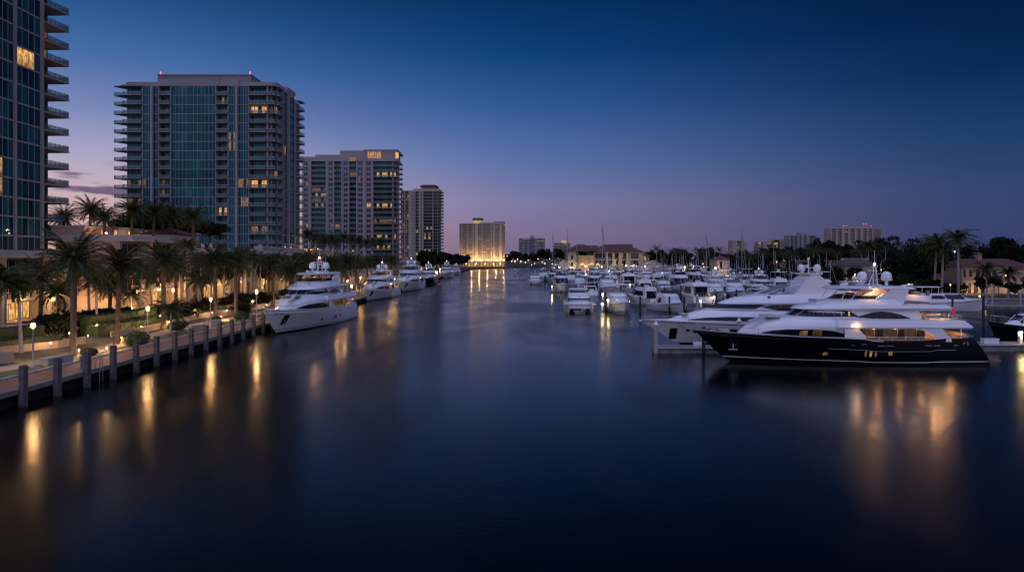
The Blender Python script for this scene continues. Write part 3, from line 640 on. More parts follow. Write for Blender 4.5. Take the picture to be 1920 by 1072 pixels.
block('apartment_block','taller lit block attached to the stepped block behind trees',1290,1452,1478,450,8,[('B',1452,1462,3),('P',1462,1470,.6),('W',1470,1478)],TOWERY,.35,6,17,cap=30)
block('apartment_tower','white ribbed tower left of the widest distant tower',1250,1480,1530,442,13,[('P',1480,1482),('W',1482,1488),('P',1488,1490,.8),('B',1490,1494,1),('P',1494,1499,.8),('B',1499,1502,1),('P',1502,1508,.8),('B',1508,1511,1),('P',1511,1517,.6),('W',1517,1530)],TOWERW,.05,6,18,cap=60,extra=lambda t,zt,Y:MB().box(gx(1499,Y),Y+3,zt+1,gx(1515,Y),Y+14,zt+6).build('roof_plant_room',TOWERW,t))
def exw(t,zt,Y):
    m=MB().box(gx(1578,Y),Y+3,zt+1,gx(1635,Y),Y+16,zt+4.5); m.box(gx(1620,Y),Y+5,zt+4.5,gx(1628,Y),Y+10,zt+8); m.build('roof_plant_room',TOWERY,t)
    for x in(1584,1590,1621,1626,1636): MB().ball((gx(x,Y),Y+4,zt+(8.4 if 1615<x<1630 else 5)),.42,6).build('aviation_light',RED,t)
block('apartment_tower','widest distant tower with red roof lights above the trees',1150,1557.5,1654,429,15,[('P',1557.5,1560,.8),('B',1560,1567,3),('P',1567,1571,.8),('B',1571,1578,3),('P',1578,1583,.8),('B',1583,1590,3),('P',1590,1594,.8),('B',1594,1602,3),('P',1602,1606,.8),('B',1606,1613,3),('P',1613,1618,.8),('B',1618,1625,3),('P',1625,1628,.8),('B',1628,1635,3),('W',1635,1654)],TOWERY,.06,6,19,cap=100,extra=exw)
# ---------------------------------------------------------------- river front houses (face +X)
def terrace(name,label,X,Ya,Yb,z0,floors,fh,bays,mat,litf,top,balc=True,curve=0,cat='building',dep=16):
    """bays: list of (kind,width); kinds B balcony bay, W window, N narrow window, D blank, E lit entrance, P pier"""
    t=thing(name,label,cat); F=Matrix.Translation((X,Ya,0))@Matrix.Rotation(R(90),4,'Z')
    wm=MB(); sl=MB(); total=sum(b[1] for b in bays); k=(Yb-Ya)/total; u=0
    def P(nm,mb,mats,par=t):
        if not mb.v: return None
        m=MB().ext(mb,F); return m.build(nm,mats,par)
    W=[GLASSD,MULL,LIT,LITB,LITY,LITD]
    for bi,(kd,wd) in enumerate(bays):
        wd*=k; d=1.8 if kd in 'BE' else .0
        if kd in 'BE': wm.box(u,1.85,z0-1.5,u+wd,2.4,top)
        elif kd=='P': wm.box(u,-.4,z0-1.5,u+wd,2.3,top)
        else: wm.box(u,0,z0-1.5,u+wd,2.3,top)
        for f in range(floors):
            z=z0+f*fh; L=litf(bi,f)
            g=MB(); mi=L+1 if L else 0
            if kd in 'BE':
                n=max(2,int(wd/1.5)); g.box(u+.3,1.72,z+.1,u+wd-.3,1.80,z+fh-.7,mi)
                for i in range(n+1): x=u+.3+(wd-.6)*i/n; g.box(x-.06,1.64,z+.1,x+.06,1.71,z+fh-.7,1)
                P('window',g,W)
                b=MB(); b.box(u-.05,-.35 if kd=='B' else -.1,z-.22,u+wd+.05,1.84,z); 
                if f>0 or kd=='B':
                    bo=P('balcony',b,[mat])
                    if f>0:
                        r=MB(); r.box(u,-.28,z+.95,u+wd,-.20,z+1.03,1)
                        for i in range(int(wd/.22)): r.box(u+i*.22,-.26,z+.05,u+i*.22+.04,-.22,z+.95,1)
                        P('railing',r,[RAILG,WHITEWALL],bo)
            elif kd=='W':
                a=wd*.2; g.box(u+a,-.04,z+.8,u+wd-a,.04,z+fh-.8,mi); 
                for x in(u+a,u+wd/2,u+wd-a): g.box(x-.06,-.09,z+.8,x+.06,-.041,z+fh-.8,1)
                g.box(u+a-.12,-.12,z+.68,u+wd-a+.12,-.0,z+.795,1); P('window',g,W)
            elif kd=='N':
                g.box(u+wd/2-.55,-.04,z+.9,u+wd/2+.55,.04,z+fh-.7,mi); g.box(u+wd/2-.65,-.1,z+.8,u+wd/2+.65,0,z+.895,1); g.box(u+wd/2-.04,-.07,z+.9,u+wd/2+.04,-.041,z+fh-.7,1); P('window',g,W)
        u+=wd
    # roof overhang and body behind
    wm.box(0,2.3,z0-1.5,Yb-Ya,dep,top)
    P('wall',wm,mat)
    sl.box(-.2,-.75,top,Yb-Ya+.2,dep,top+.3); sl.box(0,-.45,top+.3,.35,dep-.1,top+1.1); sl.box(.352,-.45,top+.3,Yb-Ya,-.1,top+1.1); P('parapet',sl,WHITEWALL)
    return t
rg=random.Random(21)
terrace('podium_house','glass tower podium with columns and large lit ground floor rooms',-71.5,78,112,2.2,3,3.15,[('B',5),('P',.7),('B',5),('P',.8),('N',3),('P',.7),('B',6.5),('P',.9),('W',4),('D',2)],STUCCO,lambda b,f:(2 if (f==0 and b in(2,6)) else 1 if(f==0) else (4 if (b+f)%3==0 else 0)),11.3,dep=12.7)
terrace('town_house','town house with a tall blank peach end wall, deep balconies and lit entrance lamps',-69.4,124,143.5,2.2,4,3.1,[('B',5),('P',1.0),('B',5),('B',4),('P',1.4)],PEACH,lambda b,f:(2 if f==0 and b in(0,2) else 3 if f==0 else 0),14.4,dep=13.5)
t=bpy.data.objects['town_house']
for z in(4.9,11.2):
    MB().box(-71.6,123.9,z,-70.5,123.98,z+1.7).build('window',GLASSD,t); MB().box(-71.75,123.84,z-.12,-70.35,123.98,z-.003).build('window_sill',WHITEWALL,t)
for x in(-74,-78): lamp((x,121.5,3.2),500,WARM,.2)
terrace('town_house','set back stair tower with a small red hipped roof',-72.5,143.8,157,2.2,4,3.3,[('D',2.5),('N',3),('D',2.0),('N',3.5)],STUCCO,lambda b,f:1 if f==0 else 0,15.2)
terrace('town_house','lower lit town house right of the stair tower',-69.5,157.2,183,2.2,3,3.2,[('B',5),('P',.8),('W',4),('P',.8),('B',6),('P',.8),('B',4)],STUCCO,lambda b,f:(2 if f==0 and b in(0,4,6) else 3 if f==0 else(1 if (b,f)==(2,1) else 0)),12.2)
terrace('town_house','far lit town house behind the white yacht bow',-68.5,183.2,212,2.2,3,3.2,[('W',4),('P',.8),('B',5),('P',.8),('B',5),('W',4)],STUCCO,lambda b,f:(3 if f==0 else(1 if b==2 else 0)),12.4)
t=bpy.data.objects['town_house.001']
MB().prism([(-71.9,146.6),(-71.9,156),(-80,156),(-80,146.6)],16.3,16.6).add([(-71.7,146.4,16.6),(-71.7,156.2,16.6),(-80.2,156.2,16.6),(-80.2,146.4,16.6),(-76,151.3,18.2)],[(0,1,4),(1,2,4),(2,3,4),(3,0,4)]).build('hipped_roof',ROOFR,t)
# curved pale roof terrace and pergola house above the town houses
t=thing('roof_terrace_house','pale roof terrace room with lit slit windows above the town houses','building')
m=MB(); m.box(-94,132,14.8,-81,158,17.4); m.build('wall',WHITEWALL,t); m=MB().box(-95,131.5,17.4,-80.4,158.5,17.7).build('roof',WHITEWALL,t)
for y in(134,139,144,149,151,155):
    MB().box(-80.98,y,15.3,-80.9,y+.9,17.0,0).build('window',LITB if y!=151 else LITY,t)
lamp((-79.8,133,16.2),90,WARM,.1); lamp((-79.6,142,15.8),90,WARM,.1); lamp((-79.6,152,15.8),90,WARM,.1)
t=thing('roof_terrace_house','stucco stair head with a bright lamp above the blank peach wall','building')
MB().box(-84.5,125.2,14.8,-78.5,130.5,17.0).build('wall',PEACH,t); MB().box(-84.7,125,17.0,-78.3,130.7,17.25).build('roof',WHITEWALL,t); MB().lathe([(.1,0),(.2,.15),(.02,.3)],(gx(199,127),127,15.8),8).build('wall_lamp',BULB,t); lamp((gx(199,127),126.6,16.5),260,WARM,.1)
# parking podium and arcade
def arcade(name,label,X,Ya,Yb,h,n,mat,lit,seed=0):
    t=thing(name,label,'building'); rg=random.Random(seed)
    MB().box(X-26,Ya,1,X-3,Yb,h).box(X-3,Ya,4.6,X-.2,Yb,h).build('wall',mat,t)
    m=MB()
    for i in range(n+1): y=Ya+(Yb-Ya)*i/n; m=MB().box(X-.9,y-.35,1,X-.15,y+.35,4.597); m.build('column',mat,t)
    g=MB()
    for i in range(n):
        a=Ya+(Yb-Ya)*(i+.12)/n; b=Ya+(Yb-Ya)*(i+.88)/n
        MB().box(X-2.98,a,1.4,X-2.9,b,4.2).build('shop_window',[LITB,LIT,LITY][rg.randrange(3)] if rg.random()<lit else GLASSD,t)
    MB().box(X-3,Ya-.1,h,X+.0,Yb+.1,h+.8).build('parapet',WHITEWALL,t)
    for i in range(0,n,2):
        y=Ya+(Yb-Ya)*(i+.5)/n; lamp((X-.1,y,4.0),330,WARM,.15)
    return t
arcade('parking_podium','long pale car park podium topped with lit palms',-78,214,352,14.5,16,WHITEWALL,.8,1)
arcade('arcade_building','low lit shopping arcade beyond the white yacht',-60,222,330,6.5,14,STUCCO,.95,2)
arcade('arcade_building','second lit arcade below the sand coloured tower',-72,356,520,9,14,STUCCO,.9,3)
arcade('arcade_building','far lit arcade before the hotel at the river bend',-80,530,700,12,10,WHITEWALL,.9,4)
t=thing('hotel_restaurant','long glowing waterfront restaurant terrace below the lit hotel','restaurant')
MB().box(gx(845,905),905,1,gx(948,905),915,9).build('wall',STUCCO,t)
for i in range(14):
    x=gx(866+i*5.8,905); MB().box(x,904.8,2,x+2.9,904.95,7 if i%3 else 8.4).build('window',[LITB,LIT,LITB,LITY][i%4],t)
MB().box(gx(866,900),896,5.4,gx(948,900),904.7,5.9).build('terrace_roof',WHITEWALL,t)
for p in(872,888,902,918,932,942): lamp((gx(p,897),899,4.5),120,WARM,.6); 
for p in(866,884,899,914,930,944): lamp((gx(p,921),921,10),9000,(1,.60,.24),.5)
for i,p in enumerate((874,893,910,925,938)):
    c=thing('bright_flood_lamp','glaring lamp on the hotel terrace, %s from the left'%nth(i),'lamp',(gx(p,893),893,1.2),0,'glaring lamps on the hotel terrace'); MB().tube([(0,0,0),(0,0,4.2)],.1,5).build('post',RAILM,c); MB().ball((0,0,4.7),.55,8).build('globe',BULBY,c)
# wall sconces on the houses; garden lamps, some added as warm fill
for (x,y,z,wt) in [(-68.8,126.5,5.0,260),(-68.6,134,5.2,420),(-68.8,140,4.6,200),(-71.5,150,4.8,260),(-68.6,161,4.6,320),(-68.6,174,4.8,320),(-67.5,190,4.6,380),(-67.5,203,4.6,320),(-70.8,86,5.0,260),(-70.8,98.5,5.0,320),(-70.8,106,5.0,260),(-71.7,150,11,70),(-72.5,119,1.9,160),(-67.5,118,1.9,160)]:
    lamp((x+.6,y,z),wt*2.3,WARM,.12)
for i,(x,y,z) in enumerate([(-69.5,126.5,5.0),(-69.5,134,5.2),(-69.5,140,4.6)]): 
    c=thing('wall_lantern','glowing wall lantern on the lit town house, %s from the left'%nth(i),'lamp',(x,y,z),0,'wall lanterns'); MB().lathe([(.08,-.25),(.2,0),(.2,.3),(.03,.45)],n=8).build('glass',BULB,c); MB().box(-.2,-.05,.45,.05,.05,.55).build('bracket',RAILM,c)
for i,(p,Y,z) in enumerate([(181,88,2.6),(236,108,2.4),(246,110,2.4),(255,112,2.4),(170,90,2.0),(200,72,1.7),(398,116,2.0),(345,100,2.0),(560,150,2.5),(583,260,14.9),(596,262,15.2),(662,300,15),(470,150,2.2),(525,150,3.0),(440,140,2.4),(20,66,2.0),(95,74,2.0),(60,80,2.2),(130,84,2.0),(165,82,1.9),(265,92,2.0),(300,104,2.1),(330,96,1.9),(365,112,2.1),(425,120,2.1),(455,128,2.1),(500,136,2.1),(148,69,1.9),(228,80,1.9),(318,100,1.9),(415,110,1.9)]):  # middle entries are lamps added to brighten the ground before the houses
    X=min(gx(p,Y),WX(Y)-4.2)
    c=thing('garden_and_fill_lamp','small ground or fill lamp glowing among the palms, %s from the left bank start'%nth(i),'lamp',(X,Y,z-.5),0,'small ground lamps among the palms'); MB().tube([(0,0,0),(0,0,.35)],.04,5).build('stake',RAILM,c); MB().ball((0,0,.5),.09,6).build('globe',BULB,c)
    lamp((X,Y,z+.6),260,WARM,.1)
# warm uplights under the first palms, as in the photo
# ---------------------------------------------------------------- palms
def frond(mb,base,az,el,L,droop,rg,leafL=.55,nl=15,w=.05):
    d=Vector((math.cos(az),math.sin(az),0)); side=Vector((-d.y,d.x,0)); p=Vector(base); pts=[p.copy()]; n=7; a=el
    for i in range(n):
        p=p+(d*math.cos(a)+Vector((0,0,math.sin(a))))*L/n; pts.append(p.copy()); a-=droop/n*(0.5+i/n)
    mb.tube(pts,[.045*(1-i/(n+1))+.008 for i in range(n+1)],3,1,False)
    for i in range(nl):
        t=.12+.88*i/(nl-1); q=t*n; j=min(int(q),n-1); P=pts[j].lerp(pts[j+1],q-j); tg=(pts[j+1]-pts[j]).normalized(); up=side.cross(tg)
        l=leafL*math.sin(PI*min(1,(.18+t*.78)))**.6
        for s in(-1,1):
            dr=(side*s*.85+tg*.55+up*rg.uniform(-.1,.25)-Vector((0,0,.18))).normalized()
            e=P+dr*l*rg.uniform(.85,1.1)-Vector((0,0,l*.12)); mb.add([P-tg*w,P+tg*w,e],[(0,1,2)])
def palmcrown(seed,L=4.1,nf=56,up=1.25,low=-.75,leafL=.66,nl=22,droop=1.15,w=.07):
    rg=random.Random(seed); mb=MB()
    for i in range(nf):
        e=low+(up-low)*((i+.5)/nf)**.8; az=i*2.39996+rg.uniform(-.2,.2)
        frond(mb,(0,0,0),az,e,L*rg.uniform(.85,1.1)*(1 if e>-.3 else .8),droop*rg.uniform(.7,1.2),rg,leafL,nl,w)
    return mb
FR2=pmat('frond_stalk',(.10,.085,.04),(.07,.06,.03),3,.6)
dates=[palmcrown(s).mesh('crown',[FROND,FR2]) for s in(1,2,3)]
royals=[palmcrown(s,L=3.4,nf=24,up=1.15,low=-.5,leafL=.85,nl=17,droop=1.7,w=.10).mesh('crown',[FROND,FR2]) for s in(5,6)]
farcr=[palmcrown(s,L=3.4,nf=26,up=1.2,low=-.7,leafL=.8,nl=8,droop=1.5).mesh('crown',[FROND,FR2]) for s in(8,9)]
def trunkmesh(r0,r1,bulge=True,n=10):
    pr=[]
    m=22
    for i in range(m+1):
        t=i/m; r=r0+(r1-r0)*t
        if bulge: r*=1+.10*((i%2)*2-1)
        pr.append((r,t))
    pr[0]=(r0*1.35,0)
    if bulge: pr[-3]=(r1*1.5,pr[-3][1]); pr[-2]=(r1*1.7,pr[-2][1])
    return MB().lathe(pr,n=n)
tr_date=trunkmesh(.30,.26).mesh('trunk',BARK); tr_royal=trunkmesh(.22,.13,False,8).mesh('trunk',BARKP,True)
def palm(kind,x,y,zb,h,label,group,sc_=1.0,rg=random.Random(31)):
    t=thing('palm_tree',label,'palm tree',(x,y,zb),rg.uniform(0,6.28),group); t.rotation_euler=(R(rg.uniform(-3,3)),R(rg.uniform(-3,3)),t.rotation_euler[2]); k1=rg.uniform(.88,1.08)
    o=put('trunk',tr_date if kind=='date' else tr_royal,t,scale=(sc_,sc_,h))
    cm={'date':dates,'royal':royals,'far':farcr}[kind]; put('crown',rg.choice(cm),t,(0,0,h),scale=(sc_*k1,sc_*k1,sc_*rg.uniform(.85,1.1))); return t
G1='date palms planted along the brick promenade'
for i,(p,by,cy,s) in enumerate([(137,668,490,1.0),(218,645,500,.95),(307,615,490,1.12),(405,600,490,1.08),(443,597,492,1.0),(513,572,500,1.2)]):
    Y=gy(by,1.36); z=gz(cy,Y); palm('date',gx(p,Y),Y,1.36,z-1.36,'big date palm, %s from the left in the front promenade row'%nth(i),G1,s); lamp((gx(p,Y)+1.3,Y-1.2,2.0),110,WARM,.1)
for i,(p,Y,z) in enumerate([(590,160,9.6),(622,172,9.6),(655,180,9.8),(566,150,9.0),(640,205,10),(668,215,10),(690,235,10),(545,135,8.6),(706,262,10.2),(720,290,10.5),(733,320,10.5)]):
    X=min(gx(p,Y),WX(Y)-5); lamp((X+.8,Y-.8,2.2),190,WARM,.1); palm('date',X,Y,1.36,z-1.36,'date palm behind the moored yachts, %s counting away from us'%nth(i),'date palms behind the moored yachts',1.15)
for i,(p,Y,z) in enumerate([(40,71,8.6),(-12,68,8.8),(182,92,8.4),(352,125,13.5),(372,118,7.4),(395,140,8),(456,150,12.5),(468,135,11.4),(338,150,8.5),(320,90,4.4),(247,112,5.2),(430,165,9),(535,180,9.5),(500,160,11),(553,176,9)]):
    palm('royal',gx(p,Y),Y,1.36,z-1.36,'slender palm in the garden behind the promenade, %s planted'%nth(i) if i not in(0,3) else ('slender pale trunked palm left of the nearest lamp post','tall slender palm in front of the stair tower')[i//3],'slender palms in the garden behind the promenade',.9)
for i,(p,Y,cy) in enumerate([(168,128,395),(196,132,410),(246,134,396),(288,140,400),(322,146,408),(362,140,408),(118,129,410),(305,150,402),(268,150,408)]):
    z=gz(cy,Y); palm('date',gx(p,Y),Y,14.6,z-14.6,'date palm on the town house roof terrace, %s from the left'%nth([1,2,3,5,7,8,0,6,4][i]),'date palms on the town house roof terrace',.95)
for i in range(11):
    p=578+i*13.5+rnd.uniform(-2,2); Y=262+i*7; z=19.5+rnd.uniform(-.8,1.2); palm('date',gx(p,Y),Y,14.9,z-14.9,'palm on the car park roof below the pink columned tower, %s from the left'%nth(i),'palms on the car park roof',1.0)
for i in range(8): lamp((gx(580+i*17,262+i*10),258+i*10,16),70,WARM,.1)
# ---------------------------------------------------------------- broad leaved trees
def crownmesh(seed,n=13,leaves=2600,size=.33,flat=.75):
    rg=random.Random(seed); mb=MB()
    for k in range(n):
        a=rg.random()*6.28; r=rg.uniform(.15,.68)*(1 if k else 0); c=(math.cos(a)*r*3.2,math.sin(a)*r*3.2,rg.uniform(-1.6,2.3)*flat)
        s=rg.uniform(.7,1.9); leafblob(mb,c,(s,s,s*.72),leaves//n,size,rg,shell=.55)
    # limbs inside
    for k in range(6):
        a=k*1.05; mb.tube([(0,0,-2.6),(math.cos(a)*1.0,math.sin(a)*1.0,-.8),(math.cos(a)*2.2,math.sin(a)*2.2,.6)],[.16,.1,.03],4,1,False)
    return mb
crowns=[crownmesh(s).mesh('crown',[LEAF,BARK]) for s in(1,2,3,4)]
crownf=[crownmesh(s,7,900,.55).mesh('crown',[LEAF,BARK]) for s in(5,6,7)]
trk=trunkmesh(.3,.16,False,7).mesh('trunk',BARK)
def tree(x,y,zb,h,wd,label,group,near=True,rg=random.Random(77),low=False):
    t=thing('broadleaf_tree',label,'tree',(x,y,zb),rg.uniform(0,6.28),group)
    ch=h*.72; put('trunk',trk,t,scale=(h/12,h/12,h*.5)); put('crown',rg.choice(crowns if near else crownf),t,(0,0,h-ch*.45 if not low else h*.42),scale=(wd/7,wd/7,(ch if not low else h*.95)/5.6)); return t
G='trees behind the left bank houses'
for i,(p,Y,z) in enumerate([(8,88,9),(75,96,8.6),(110,92,6.5),(168,96,9.4),(205,104,7),(262,104,9.6),(283,112,8.4),(330,118,9.8),(376,128,10.4),(420,140,11),(447,150,10.2),(486,158,11),(520,168,11.2),(575,178,11)]):
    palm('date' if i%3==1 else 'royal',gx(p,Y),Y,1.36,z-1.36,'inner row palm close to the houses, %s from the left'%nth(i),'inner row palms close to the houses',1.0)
for i,(p,Y,h,w_) in enumerate([(232,158,6.5,8),(258,160,7,8),(283,158,7.5,9),(315,166,8.5,9),(350,168,8,9),(392,168,6,9)]):
    tree(gx(p,Y),Y,14.5,h,w_,'dark leafy mass behind the roof terrace palms, %s from the left'%nth(i),'dark trees behind the roof terrace palms')
for i,(p,Y,h,w_) in enumerate([(65,84,2.6,4),(88,86,3.2,4.5),(112,86,3.4,4),(150,92,3.0,5),(176,94,3.4,5),(204,96,3.0,5),(238,106,2.8,4),(352,112,3.0,5),(378,118,3.2,5),(432,130,3.6,5),(462,134,3.6,5),(492,142,3.4,5),(300,116,2.4,4)]):
    tree(gx(p,Y),Y,1.3,h,w_,'dense planting below the palms, %s clump from the left'%nth(i),'dense planting clumps below the palms',low=True)
k=0
for i in range(26):
    Y=150+i*11+rnd.uniform(-3,3); X=-64-rnd.uniform(0,6)-(Y-150)*.04; h=rnd.uniform(9,12.5)
    if 214<Y<335: X=-69-rnd.uniform(0,3); h=rnd.uniform(9.5,12)
    tree(X,Y,1.3,h,rnd.uniform(8,11),'leafy tree behind the left bank palms, %s away from us'%nth(i),G)
for i in range(24):
    Y=430+i*19; X=WX(560)-7-rnd.uniform(0,9)-(Y-430)*.01
    tree(X,Y,1.3,rnd.uniform(10,16),rnd.uniform(11,15),'tree before the river bend, %s away from us'%nth(i),'trees before the river bend',False)
for i,(p,Y,h) in enumerate([(305,158,7),(335,160,7.5),(362,158,6),(385,162,5.5),(405,165,5)]):
    tree(gx(p,Y),Y,14.5,h,7,'round crowned tree behind the roof terrace, %s from the left'%nth(i),'round trees behind the roof terrace')
for i,(p,Y,h) in enumerate([(100,86,5.2),(118,87,5.5),(128,90,6),(170,97,5),(190,100,4.6),(210,101,4.8),(425,128,5),(540,165,6),(560,168,7),(455,118,3.8)]):
    tree(gx(p,Y),Y,1.3,h*.62,4.4,'bushy garden tree before the houses, %s from the left'%nth(i),'bushy garden trees before the houses',low=True)
# far bank
for i in range(34):
    p=948+i*8.2+rnd.uniform(-2,2); Y=1110+rnd.uniform(0,60)+ (i>12)*40; X=gx(p,Y)
    tree(X,Y,1.3,rnd.uniform(17,29),rnd.uniform(20,26),'far shore tree beyond the river bend, %s from the left'%nth(i),'trees on the far shore',False)
# right bank: rows of individual trees
k=0
def row(n,p0,p1,Ya,Yb,h0,h1,wd,nm,near=True,low=False):
    for i in range(n):
        t_=(i+.5)/n; p=p0+(p1-p0)*t_+rnd.uniform(-6,6); Y=Ya+(Yb-Ya)*t_+rnd.uniform(-10,10)
        tree(gx(p,Y),Y,1.2,rnd.uniform(h0*.8,h1*1.06),wd*rnd.uniform(.6,1.3),'%s, %s from the left'%(nm,nth(i)),nm,near,low=low)
row(20,1215,1480,470,400,14,17,14,'dark tree behind the right marina',False)
row(16,1310,1600,400,340,13,16.5,12,'dark tree behind the small red roofed house',False)
row(16,1470,1760,345,290,15,19,13,'dark tree behind the brown roofed villa')
row(9,1680,1850,262,245,11,14,12,'mid height dark tree left of the red roofed villa')
row(7,1850,1950,245,236,14,16.5,12,'tall dark tree behind the red roofed villa')
row(9,1650,1800,236,215,8,12,9,'low dark tree between the two villas')
row(12,1395,1590,262,236,7,11,8.5,'low tree behind the moored boats at right')
row(6,1838,1930,184,182,3.6,5.2,4.6,'garden tree before the red roofed villa')
row(12,1285,1420,398,392,6,9,9,'low tree on the marina shore',False,True)
row(16,1430,1600,228,222,5,8,8,'shoreline bush behind the moored boats',True,True)
row(14,1655,1800,212,206,4,7,7,'shoreline bush between the villas',True,True)
for i,(p,Y,cy) in enumerate([(1751,205,458),(1766,200,466),(1797,190,447),(1630,235,462),(1518,330,470),(1268,395,470),(1310,395,470),(1319,398,474),(1522,300,474),(1605,290,476),(1850,180,505),(1890,178,512)]):
    z=gz(cy,Y); palm('royal',gx(p,Y),Y,1.2,z-1.2,['tall royal palm, left of the close pair by the villa','tall royal palm, right of the close pair by the villa','tallest royal palm left of the red roofed villa','palm in front of the widest distant tower','palm left of the brown villa trees','tall palm right of the club house','first of two twin palms near the small red roofed house','second of two twin palms near the small red roofed house','slim palm behind the twin domed white yacht','slim palm left of the brown roofed villa','bushy palm before the villa arches','bushy palm at the right edge before the villa'][i],'palms on the right bank',1.7 if i<3 else 1.2)
for i in range(24):
    p=1230+i*29+rnd.uniform(-9,9); Y=rnd.uniform(240,330); cy=rnd.uniform(466,480) if p<1650 else rnd.uniform(455,474); z=gz(cy,Y)
    palm('far',gx(p,Y),Y,1.2,z-1.2,'palm standing among the dark trees of the right bank, %s from the left'%nth(i),'palms among the dark trees of the right bank',1.15)
# ---------------------------------------------------------------- club house, sheds and villas
def hip(mb,x0,x1,y0,y1,z0,z1,inset,mi=0):
    yc=(y0+y1)/2; mb.add([(x0,y0,z0),(x1,y0,z0),(x1,y1,z0),(x0,y1,z0),(x0+inset,yc,z1),(x1-inset,yc,z1)],[(0,1,5,4),(1,2,5),(2,3,4,5),(3,0,4),(3,2,1,0)],mi); return mb
YEL=pmat('yellow_stucco',(.40,.35,.27),(.33,.29,.22),.3,.8)
t=thing('club_house','cream marina club house with red hipped roofs and lit balconies','building')
Yc=402; T=Tower(t,YEL,YEL,GLASSD,RAILG)
cols=px([('D',1113,1128)],Yc,1113)
cols=px([('P',1113,1116),('B',1116,1136,3,.3),('P',1136,1140,.5),('B',1140,1148,2,.5),('P',1148,1152,.8),('B',1152,1160,2,.5),('P',1160,1166,.8),('B',1166,1174,2,.5),('P',1174,1180),('W',1180,1200),('P',1200,1206)],Yc,1113)
T.facade(gx(1113,Yc),Yc,0,2.5,4.3,3,cols,{(5,1):3,(7,0):1,(5,0):1,(7,2):4,(1,0):1,(9,0):5},depth=2.2,top=15.4)
T.body([(gx(1113,Yc),Yc+2.3),(gx(1206,Yc),Yc+2.3),(gx(1206,Yc),Yc+16),(gx(1113,Yc),Yc+16)],1,15.4)
T.body([(gx(1064,Yc),Yc-6),(gx(1078,Yc),Yc-6),(gx(1078,Yc),Yc+12),(gx(1064,Yc),Yc+12)],1,16.0); T.body([(gx(1078,Yc),Yc-2),(gx(1113,Yc),Yc-2),(gx(1113,Yc),Yc+12),(gx(1078,Yc),Yc+12)],1,13.6)
T.body([(gx(1206,Yc),Yc+4),(gx(1220,Yc),Yc+4),(gx(1220,Yc),Yc+12),(gx(1206,Yc),Yc+12)],1,13)
m=MB(); hip(m,gx(1106,Yc),gx(1210,Yc),Yc-2,Yc+18,15.4,20.2,10); hip(m,gx(1060,Yc),gx(1120,Yc),Yc-8,Yc+14,15.9,20.0,7); hip(m,gx(1204,Yc),gx(1224,Yc),Yc+3,Yc+13,13,15,3); m.build('roof',ROOFR,t)
for x in(1066,1206.5): 
    for q in range(3): MB().box(gx(x+3,Yc),Yc-6.1 if x<1100 else Yc+3.9,3+q*4,gx(x+7,Yc),Yc-5.98 if x<1100 else Yc+4.02,5.4+q*4).build('window',[GLASSD,LIT,LITB][q] if x>1100 else GLASSD,t)
MB().box(gx(1081,Yc),Yc-2.1,3,gx(1112,Yc),Yc-1.98,9.5).build('orange_wall_panel',pmat('orange_render',(.5,.22,.07),None,.5,.8),t)
for p,z,wv in((1071,6,1500),(1095,6,900),(1105,5,900),(1144,8,700),(1158,6,900),(1170,6,900),(1215,9,500),(1128,5,600)): lamp((gx(p,Yc-9),Yc-8,z),wv*.5,(1,.66,.26),.3)
T.done()
for i,(p,w_,b,l) in enumerate([(1092,10,1,'glowing canvas canopy left of the club terrace'),(1108,14,1,'long glowing canopy in front of the club house'),(1121,7,1,'small bright domed canopy on the club terrace')]):
    Y=386; t=thing('terrace_canopy',l,'canopy',(gx(p,Y),Y,4.6),0,'glowing canopies on the club terrace'); W_=w_*Y/FPX/2
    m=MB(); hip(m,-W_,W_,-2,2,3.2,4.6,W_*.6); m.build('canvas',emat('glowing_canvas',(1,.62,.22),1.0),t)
    for sx_ in(-1,1):
        for sy in(-1,1): MB().tube([(sx_*W_*.9,sy*1.8,-3.4),(sx_*W_*.9,sy*1.8,3.2)],.06,5).build('post',RAILM,t)
    lamp((gx(p,Y),Y-3,7.0),1500,(1,.72,.28),.2)
def shed(l,p0,p1,Y,ye,yr,roofm,wallm,d=9):
    t=thing('marina_shed',l,'building'); x0,x1=gx(p0,Y),gx(p1,Y); ze,zr=gz(ye,Y),gz(yr,Y); m=MB().box(x0,Y,1,x1,Y+d,ze)
    m.add([(x0,Y+.01,ze),(x1,Y+.01,ze),((x0+x1)/2,Y+.01,zr)],[(0,1,2)]); m.build('wall',wallm,t)
    r=MB().add([(x0-.5,Y-.6,ze-.2),((x0+x1)/2,Y-.6,zr),((x0+x1)/2,Y+d,zr),(x0-.5,Y+d,ze-.2),(x1+.5,Y-.6,ze-.2),(x1+.5,Y+d,ze-.2)],[(0,1,2,3),(1,4,5,2)]); r.build('roof',roofm,t)
    MB().box(x0+(x1-x0)*.4,Y-.05,1.2,x0+(x1-x0)*.6,Y+.02,3.6).build('door',GLASSD,t)
BLUER=pmat('pale_metal_roof',(.38,.45,.50),(.30,.36,.40),1,.5)
shed('white shed with pale blue gable roof behind the marina',1208,1246,388,499,488,BLUER,WHITEWALL)
shed('low white shed right of the gabled marina shed',1246,1269,386,503,498.5,BLUER,WHITEWALL)
shed('white boat shed left of the glowing club canopies',1049,1068,386,494,486,WHITEWALL,WHITEWALL)
MB().box(gx(1056,385),385.7,1.5,gx(1063,385),385.9,7).build('window',LITB,bpy.data.objects['marina_shed.002'])
